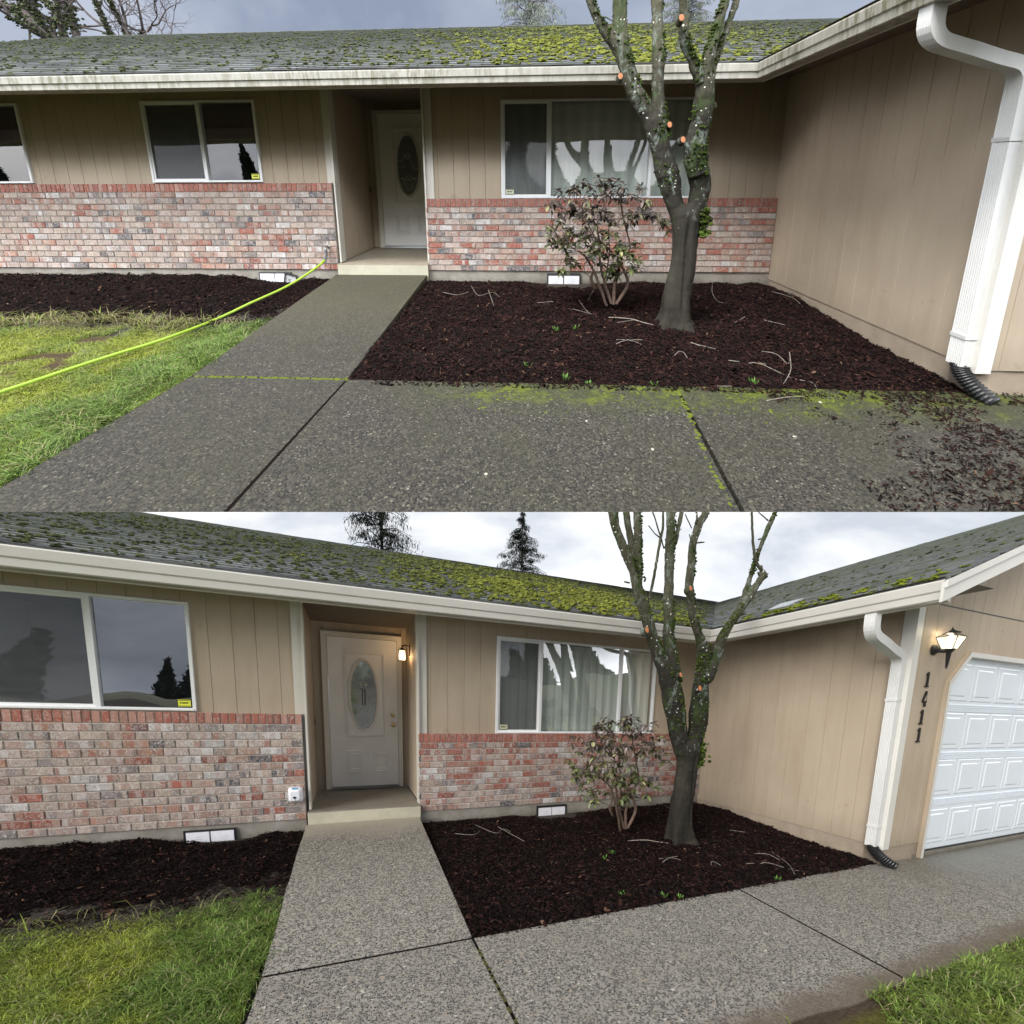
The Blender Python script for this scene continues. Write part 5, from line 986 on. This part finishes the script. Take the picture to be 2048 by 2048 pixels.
def conifer(pl, X, Y, top, spread, label, seed, bottom=2.0, dens=1.0, dark=1.0):
    T_ = empty('conifer', pl, (X, Y, 0), category='tree', label=label, group='conifers standing behind the roofs'); rng = np.random.default_rng(seed)
    t = MB(); t.tube([(X, Y, 0), (X + .1, Y, top * .5), (X, Y, top)], [.2, .09, .02], 8); t.build('trunk', M['far_bark'], pl, T_, base=(X, Y, 0))
    c = MB(); z = top - .1; br = MB()
    V = []; col = []
    while z > bottom:
        f = (top - z) / (top - 1.0); R_ = spread * min(1, f ** .75) * rng.uniform(.75, 1.15); nb = int(rng.integers(3, 5))
        for _ in range(nb):
            a = rng.uniform(0, 6.28); L = R_ * rng.uniform(.55, 1.15) + .12; d = np.array([math.cos(a), math.sin(a), 0]); e = np.array([X, Y, z]) + d * L + (0, 0, -.22 * L + .05)
            br.tube([(X, Y, z), np.array([X, Y, z]) + d * L * .5 + (0, 0, .04 * L), e], [.03, .02, .006], 4, cap=False)
            m_ = int((26 + 60 * L) * dens)
            u = rng.random(m_) ** .8; p = np.array([X, Y, z]) + d * (L * u)[:, None] + rng.normal(0, .05 + .05 * L, (m_, 3)) * (1, 1, .5); p[:, 2] += -.22 * L * u
            ln = rng.uniform(.12, .34, m_); w_ = rng.uniform(.010, .028, m_); az = rng.uniform(0, 6.28, m_); s = np.stack([np.cos(az), np.sin(az), 0 * az], 1) * w_[:, None]; dr = np.stack([rng.normal(0, .08, m_), rng.normal(0, .08, m_), -ln], 1)
            V.append(np.stack([p - s * .3, p + dr * .45 - s, p + dr, p + dr * .5 + s], 1).reshape(-1, 3)); cc = np.array([.15, .17, .135]) * rng.uniform(.5, 1.5, (m_, 1)) * dark; col.append(np.repeat(cc, 4, 0))
        z -= rng.uniform(.16, .34)
    V = np.concatenate(V); col = np.concatenate(col); c.add(V, np.arange(len(V)).reshape(-1, 4), col)
    c.build('crown', M['needle'], pl, T_, base=(X, Y, 0)); br.build('branches', M['far_bark'], pl, T_, base=(X, Y, 0))
def bare_tree(pl, X, Y, h0, stems, label, seed, ivy=True, thick=.35):
    T_ = empty('bare_tree', pl, (X, Y, 0), category='tree', label=label, group='bare trees behind the upper roof'); rng = np.random.default_rng(seed); b = MB(); iv = MB(); tw = MB()
    def grow(p, d, L, r, lev):
        n = 5; pts = [p]; q = np.array(p, float); dd = np.array(d, float)
        for i in range(n):
            dd = dd + rng.normal(0, .16 if lev else .07, 3) + (0, 0, .05); dd /= np.linalg.norm(dd); q = q + dd * L / n; pts.append(q.copy())
        (b if r > .02 else tw).tube(pts, np.linspace(r, r * .62, n + 1), 7 if r > .05 else 4, rough=.12 if r > .04 else 0, cap=False)
        if ivy and r > .09:
            for _ in range(int(L * 70)):
                i = rng.integers(0, n); s_ = rng.random(); c = np.array(pts[i]) * (1 - s_) + np.array(pts[i + 1]) * s_; c = c + rng.normal(0, 1, 3) * r * .75; blob(iv, c, rng.uniform(.03, .085), .9, np.array([.11, .13, .065]) * rng.uniform(.5, 1.5), .7)
        if lev < 6 and r > .006:
            kids = 3 if rng.random() < .55 else 2
            for _ in range(kids):
                nd = dd + rng.normal(0, .55, 3); nd[2] = nd[2] * .8 + .15; nd /= np.linalg.norm(nd); grow(q, nd, L * rng.uniform(.58, .85), r * rng.uniform(.5, .72), lev + 1)
            if rng.random() < .6: k = rng.integers(1, 4); nd = dd + rng.normal(0, .8, 3); nd /= np.linalg.norm(nd); grow(pts[k], nd, L * .5, r * .35, lev + 2)
    b.tube([(X, Y, 0), (X, Y, h0)], [thick * 1.3, thick], 10)
    for dx, L, r in stems: grow((X + dx * .15, Y, h0), np.array([dx, rng.normal(0, .2), 1.0]) / 1.1, L, r, 1)
    b.build('trunk', M['far_bark'], pl, T_, base=(X, Y, 0)); tw.build('crown', M['far_bark'], pl, T_, base=(X, Y, 0))
    if iv.v: iv.build('ivy', M['moss'], pl, T_, base=(X, Y, 0), kind='stuff')
def sticks(pl):
    names = ['long pale peeled stick lying in front of the cherry tree', 'short bowed stick on open mulch']
    for i, L in enumerate(STICKS):
        P = np.array(L); mb = MB(); q = smooth_path([(x, y, float(bed_z(x, y)) + .012 + .012 * math.sin(j * 1.7), (.006 if i == 0 else .0032) * (1 - .5 * j / len(L))) for j, (x, y, z) in enumerate(L)], .04)
        mb.tube(q[:, :3], np.abs(q[:, 3]), 6, rough=.15)
        yield i, P, mb
def garden_bits(pl):
    A = pl is UP_; up = 'upper' if A else 'lower'
    for i, P, mb in sticks(pl):
        if not A and i in (2, 3, 4, 7, 8, 9, 13, 14, 18, 19, 21): continue
        P = P.mean(0); near = 'beside the cherry trunk' if abs(P[0] - 2.76) < .5 and abs(P[1] + 1.35) < .6 else ('near the wing wall' if P[0] > 3.2 else ('near the front walk' if P[0] < .9 else 'on the open mulch'))
        s = mb.build('fallen_twig', M['grey_stem'], pl, category='twig', group='fallen twigs on the %s mulch bed' % up, label='thin pale fallen twig %s of the %s bed' % (near, up))
    for i, (x, y, z) in enumerate(SPROUTS if A else SPROUTS_B):
        mb = MB(); rng = np.random.default_rng(i); z = float(bed_z(x, y))
        for k in range(13):
            a = rng.uniform(0, 6.28); r = rng.uniform(0, .03); h = rng.uniform(.02, .04); l = rng.uniform(.2, .8) * h; p = np.array([x + r * math.cos(a), y + r * math.sin(a), z]); d = np.array([math.cos(a), math.sin(a), 0]); s = np.array([-d[1], d[0], 0]) * .004
            mb.add([p - s, p + s, p + d * l * .5 + s * 1.2 + (0, 0, h * .6), p + d * l * .5 - s * 1.2 + (0, 0, h * .6), p + d * l + (0, 0, h)], [[0, 1, 2, 3], [3, 2, 4]], np.array([.12, .24, .05]) * rng.uniform(.7, 1.5))
        mb.build('bulb_sprout', M['blade'], pl, category='plant', group='green sprouts in the %s mulch bed' % up, label='small green bulb sprout in the %s bed, %s' % (up, 'at the slab edge' if y < -2.0 else 'amid the mulch'))
    pts = ([(2.05, -3.15), (1.15, -3.38), (2.9, -3.0), (3.3, -2.62), (1.72, -2.9)] if A else [(1.95, -3.05), (1.1, -2.9), (.9, -3.3), (1.75, -3.2), (.35, -3.0), (-.3, -2.9), (-.7, -2.75)])
    for i, (x, y) in enumerate(pts):
        mb = MB(); blob(mb, (x, y, .003), .009, .35, (1, 1, 1), .15); mb.build('fallen_petal', M['pebble'], pl, category='petal', group='pale specks on the %s slab' % up, label='tiny pale fleck lying on the %s slab' % up)
def garden_hose(pl):
    Hh = empty('garden_hose', pl, (-1.35, -.1, .4), category='hose', label='lime green garden hose sagging from the tap across the lawn')
    q = smooth_path([(x, y, z, .015) for x, y, z in HOSE], .05); mb = MB(); mb.tube(q[2:, :3], .0145, 10); mb.build('tube', M['hose'], pl, Hh, smooth=True)
    mb = MB(); mb.tube(q[:3, :3], .018, 12); mb.tube([(-1.331, -.085, .535), (-1.331, -.083, .56)], .021, 8); mb.build('coupling', M['hose_grey'], pl, Hh)
    T_ = empty('outdoor_tap', pl, (-1.335, -.0, .59), category='tap', label='weathered brass tap on the brick corner holding the hose')
    mb = MB(); mb.tube([(-1.335, .01, .595), (-1.335, -.06, .595), (-1.332, -.082, .585), (-1.331, -.085, .555)], [.013, .014, .015, .013], 10); mb.lathe([(.026, -.004), (.026, -.010), (.01, -.012)], (-1.335, 0, .595), 12, 1); mb.build('spout', M['tap'], pl, T_)
    mb = MB(); mb.tube([(-1.335, -.055, .60), (-1.335, -.062, .625)], .006, 6); mb.tube([(-1.362, -.062, .628), (-1.305, -.062, .624)], .008, 8); mb.build('handle', M['tap'], pl, T_)
    # loose tap box lid leaning on the left vent
    B_ = empty('tap_box_lid', pl, (-1.86, -.06, .08), category='lid', label='square grey lid with black rim leaning by the left vent')
    cx, cz, a = -1.865, .150, R(-16); rot = lambda V: np.stack([cx + V[:, 0] * math.cos(a) - V[:, 2] * math.sin(a), -.05 + V[:, 1] - .15 * (V[:, 2]), cz + V[:, 0] * math.sin(a) * -1 * -1 + V[:, 2] * math.cos(a)], 1)
    mb = MB(); mb.box(-.075, .075, -.004, .004, -.062, .062, tf=rot); mb.build('panel', M['grey_foam'], pl, B_)
    mb = MB()
    for bx in ((-.088, .088, .062, .078), (-.088, .088, -.078, -.062), (-.088, -.075, -.062, .062), (.075, .088, -.062, .062)): mb.box(bx[0], bx[1], -.016, .008, bx[2], bx[3], tf=rot)
    mb.box(-.03, .005, -.0055, -.0042, -.03, -.022, tf=rot); mb.box(-.03, -.022, -.0055, -.0042, -.03, .002, tf=rot); mb.box(-.015, .01, -.0055, -.0042, -.005, .002, tf=rot); mb.build('rim', M['black_plastic'], pl, B_)
def tap_cover(pl):
    T_ = empty('faucet_cover', pl, (-1.308, -.06, .56), category='tap cover', label='white foam faucet cover with blue print on the brick corner')
    mb = MB(); o = []
    def ring(hw, hh, y, rd=.028, k=5):
        P = []
        for cx, cz, a0 in ((hw - rd, hh - rd, 0), (-hw + rd, hh - rd, 90), (-hw + rd, -hh + rd, 180), (hw - rd, -hh + rd, 270)):
            for q in range(k): a = R(a0 + q * 90 / (k - 1)); P.append((-1.308 + cx + rd * math.cos(a), y, .563 + cz + rd * math.sin(a)))
        return P
    rs = [ring(.068, .080, .0), ring(.070, .082, -.045), ring(.066, .078, -.075), ring(.048, .058, -.115), ring(.040, .050, -.120)]; k = len(rs[0])
    mb.add(sum(rs, []), [[i * k + j, i * k + (j + 1) % k, (i + 1) * k + (j + 1) % k, (i + 1) * k + j] for i in range(4) for j in range(k)] + [list(range(4 * k, 5 * k))]); mb.build('shell', M['white_foam'], pl, T_)
    mb = MB(); mb.lathe([(.0, -.131), (.008, -.131), (.013, -.127), (.014, -.119)], (-1.310, 0, .545), 12, 1); mb.tube([(-1.310, -.126, .545), (-1.328, -.128, .552)], [.006, .003], 6); mb.build('cord_lock', M['black_plastic'], pl, T_)
    mb = MB(); mb.box(-.028, .030, 0, .001, -.004, .018, tf=lambda V: np.stack([-1.308 + V[:, 0], -.0965 - V[:, 1] + V[:, 2] * .9 - .0015, .632 + V[:, 2] * .62], 1)); mb.build('blue_print', M['blue_print'], pl, T_)
    mb = MB(); mb.tube([(-1.309, -.122, .535), (-1.305, -.122, .512)], .0015, 5); mb.build('cord', M['black_plastic'], pl, T_)
def point(name, pl, p, e, col, r, parent):
    l = bpy.data.lights.new(name, 'POINT'); l.energy = e; l.color = col; l.shadow_soft_size = r; o = bpy.data.objects.new(name, l); C.objects.link(o); o.location = pl.M @ np.array(p) + pl.o; o.location -= PB[parent.name]; o.parent = parent
def lamps(pl):
    # small porch lantern on the recess wall
    L = empty('porch_lamp', pl, (.02, .80, 2.25), category='wall lamp', label='small lit porch lantern on the entry wall beside the door')
    x, y, z = -.085, .80, 2.195; s = .040
    mb = MB(); mb.box(.006, .020, y - .030, y + .030, 2.20, 2.36); mb.tube([(.012, y, 2.31), (-.03, y, 2.335), (-.07, y, 2.325), (x, y, 2.30)], .010, 8); mb.build('bracket', M['black_metal'], pl, L)
    mb = MB(); mb.add([(x - s - .01, y - s - .01, 2.262), (x + s + .01, y - s - .01, 2.262), (x + s + .01, y + s + .01, 2.262), (x - s - .01, y + s + .01, 2.262), (x, y, 2.305)], [[3, 2, 1, 0], [0, 1, 4], [1, 2, 4], [2, 3, 4], [3, 0, 4]])
    for sx in (-s, s):
        for sy in (-s, s): mb.box(x + sx - .003, x + sx + .003, y + sy - .003, y + sy + .003, 2.135, 2.262)
    mb.box(x - s - .004, x + s + .004, y - s - .004, y + s + .004, 2.130, 2.137); mb.tube([(x, y, 2.30), (x, y, 2.335)], [.006, .003], 6); mb.build('cage', M['black_metal'], pl, L)
    mb = MB(); mb.box(x - s + .004, x + s - .004, y - s + .004, y + s - .004, 2.138, 2.260); mb.build('glass', M['frosted'], pl, L)
    point('porch_lamp_light', pl, (x + .035, y - .055, 2.16), .5, (1, .60, .28), .03, L); point('porch_lamp_light', pl, (x, y + .055, 2.18), .3, (1, .60, .28), .03, L)
    L = empty('garage_lamp', pl, (4.757, -2.46, 2.22), category='wall lamp', label='black carriage lamp, lit, above the house number beside the garage')
    x, y = 4.775, -2.575; mb = MB(); mb.lathe([(.052, 0), (.052, -.012), (.040, -.022), (.030, -.045), (.020, -.055)], (4.757, -2.462, 2.205), 20, 1); mb.tube([(4.757, -2.50, 2.20), (4.76, -2.55, 2.185), (x, y, 2.19)], [.026, .018, .022], 10)
    mb.lathe([(0, 2.010), (.009, 2.022), (.005, 2.030), (.017, 2.036), (.008, 2.044), (.012, 2.05), (.020, 2.165), (.034, 2.180), (.042, 2.196), (.042, 2.204), (0, 2.206)], (x, y, 0), 14, 2); mb.build('bracket', M['black_metal'], pl, L, smooth=False)
    b, t_, zb, zt = .044, .080, 2.206, 2.318; mb = MB(); cage = MB()
    q = [(-1, -1), (1, -1), (1, 1), (-1, 1)]
    for i in range(4):
        a, c = q[i], q[(i + 1) % 4]; mb.add([(x + a[0] * b, y + a[1] * b, zb), (x + c[0] * b, y + c[1] * b, zb), (x + c[0] * t_, y + c[1] * t_, zt), (x + a[0] * t_, y + a[1] * t_, zt)], [[0, 1, 2, 3]])
        cage.tube([(x + a[0] * b, y + a[1] * b, zb), (x + a[0] * t_, y + a[1] * t_, zt)], .004, 5); cage.tube([(x + a[0] * t_, y + a[1] * t_, zt), (x + c[0] * t_, y + c[1] * t_, zt)], .0035, 5); cage.tube([(x + a[0] * t_, y + a[1] * t_, zt), (x + a[0] * .03, y + a[1] * .03, 2.352)], .0035, 5)
    mb.build('glass', M['lantern_glass'], pl, L); cage.build('cage', M['black_metal'], pl, L)
    mb = MB(); mb.lathe([(0, 2.415), (.006, 2.405), (.010, 2.39), (.030, 2.375), (.070, 2.356), (.068, 2.350), (.03, 2.342), (0, 2.342)], (x, y, 0), 4, 2); mb.build('cap', M['black_metal'], pl, L)
    mb = MB(); mb.lathe([(0, 2.34), (.02, 2.33), (.030, 2.30), (.026, 2.27), (.012, 2.25), (.010, 2.21)], (x, y, 0), 14, 2); mb.build('bulb', M['bulb'], pl, L, smooth=True)
    point('garage_lamp_light', pl, (x - .01, y + .02, 2.28), .35, (1, .72, .36), .03, L)
def across_the_street():
    """behind the viewer: trees and a home the windows mirror, and a bank added to cut low light"""
    bank = lambda Y: np.interp(-np.asarray(Y), [1.3, 11, 14, 130], [.25, 6.0, 6.4, 6.6])  # added rise, out of view, keeps low sky light off the lower home
    g = MB(); g.grid(np.linspace(-40, 40, 24), -np.array([1.3, 2, 3, 4, 5, 6, 7, 8, 9, 10, 11, 12, 14, 20, 40, 70]), lambda X, Y: bank(Y) + .25 * (fbm(X * .4, Y * .4, 2) - .5) * (Y < -2)); g.build('shade_bank', M['far_lawn'], None, smooth=True, kind='structure', label='unseen grassy bank added behind the viewer to block low sky light')
    h = empty('facing_house', None, (9, -36, 6.4), category='house', label='low house on the bank behind the viewer, mirrored in the windows'); b = MB(); b.box(4, 15, -42, -36, 6.3, 9.0); b.build('wall', M['siding'], None, h); b = MB(); b.add([(3.3, -35.4, 8.9), (15.7, -35.4, 8.9), (15.7, -42.6, 8.9), (3.3, -42.6, 8.9), (6, -39, 11.2), (13, -39, 11.2)], [[0, 1, 5, 4], [1, 2, 5], [2, 3, 4, 5], [3, 0, 4]]); b.build('roof', M['shingle'], None, h); b = MB(); b.box(6, 8, -35.99, -35.9, 7.2, 8.5); b.build('window', M['frame'], None, h)
    rng = np.random.default_rng(3); spots = [(-44, -24, 9, 3.4), (-36, -26, 12, 2.6), (-29, -22, 8, 3.2), (-23, -25, 11, 2.8), (-17, -22, 8, 3.0), (-12, -24, 9, 3.4), (-6, -38, 15, 3.6), (-3.5, -24, 7.5, 3.0), (.5, -23, 9.5, 2.4), (5, -24, 7, 3.4), (17, -24, 10, 2.8), (21, -22, 7.5, 3.2), (26, -25, 12, 2.8), (32, -23, 9, 3.4), (-60, -20, 12, 4.5), (-70, -8, 12, 4.5), (40, -30, 9, 4)]
    for i, (x, y, h, s_) in enumerate(spots):
        zb = 6.2 if y < -20 or abs(x) > 40 else 0
        T_ = empty('street_conifer', None, (x, y, zb), category='tree', group='conifers across the street behind the viewer', label='dark conifer across the street, mirrored in the windows'); c = MB(); V = []; m_ = 5200
        u = rng.random(m_) ** .7; a = rng.uniform(0, 6.28, m_); r = s_ * u * rng.uniform(.5, 1.1, m_); p = np.stack([x + r * np.cos(a), y + r * np.sin(a), zb + .8 + h * (1 - u) + rng.normal(0, .2, m_)], 1); w_ = .2
        V = np.stack([p + rng.normal(0, w_, (m_, 3)), p + rng.normal(0, w_, (m_, 3)), p + rng.normal(0, w_, (m_, 3)), p + rng.normal(0, w_, (m_, 3))], 1).reshape(-1, 3)
        c.add(V, np.arange(len(V)).reshape(-1, 4), (.03, .04, .025)); c.build('crown', M['needle'], None, T_, base=(x, y, 0)); c = MB(); c.tube([(x, y, zb - .4), (x, y, zb + h * .6)], [.3, .1], 8); c.build('trunk', M['far_bark'], None, T_, base=(x, y, 0))

for pl in (UP_, DN_):
    build_ground(pl); build_house(pl)
cherry_tree(UP_, A_LIMBS, A_TWIGS, A_CUTS, 'pruned cherry tree with mossy lichened limbs in the upper bed', 100)
cherry_tree(DN_, B_LIMBS, B_TWIGS, B_CUTS, 'pruned cherry tree with thin upright shoots in the lower bed', 200)
rhododendron(UP_, 'leggy rhododendron with drooping brown leaves in the upper bed')
rhododendron(DN_, 'leggy rhododendron with drooping brown leaves in the lower bed')
for pl in (UP_, DN_): garden_bits(pl)
garden_hose(UP_); tap_cover(DN_); lamps(DN_)
for pl, nm in ((UP_, 'upper'), (DN_, 'lower')):
    conifer(pl, 1.05, 22, 21.5, 4.2, 'ragged sparse conifer behind the middle of the %s roof' % nm, 3, 6.0, .8, 1.2)
    conifer(pl, 13.7, 31, 18.9, 7.0, 'dense pointed conifer behind the %s roof, right of the sparse one' % nm, 4, 9.0, 1.0, .9)
bare_tree(UP_, -26.2, 20, 7.2, [(-.75, 4.5, .30), (-.35, 4.2, .30), (-.12, 4, .26), (.2, 4.0, .2)], 'thick ivy-clad bare tree at the upper left corner', 21)
bare_tree(UP_, -24.0, 21, 7.8, [(-.2, 2.8, .13), (.3, 2.8, .13), (.05, 3, .15)], 'slim bare tree between the ivy-clad one and the sky gap', 22, True, .18)
bare_tree(UP_, -21.9, 20, 7.6, [(-.25, 2.2, .10), (.25, 2.4, .11)], 'small rounded bare tree right of the sky gap', 29, False, .14)
across_the_street()
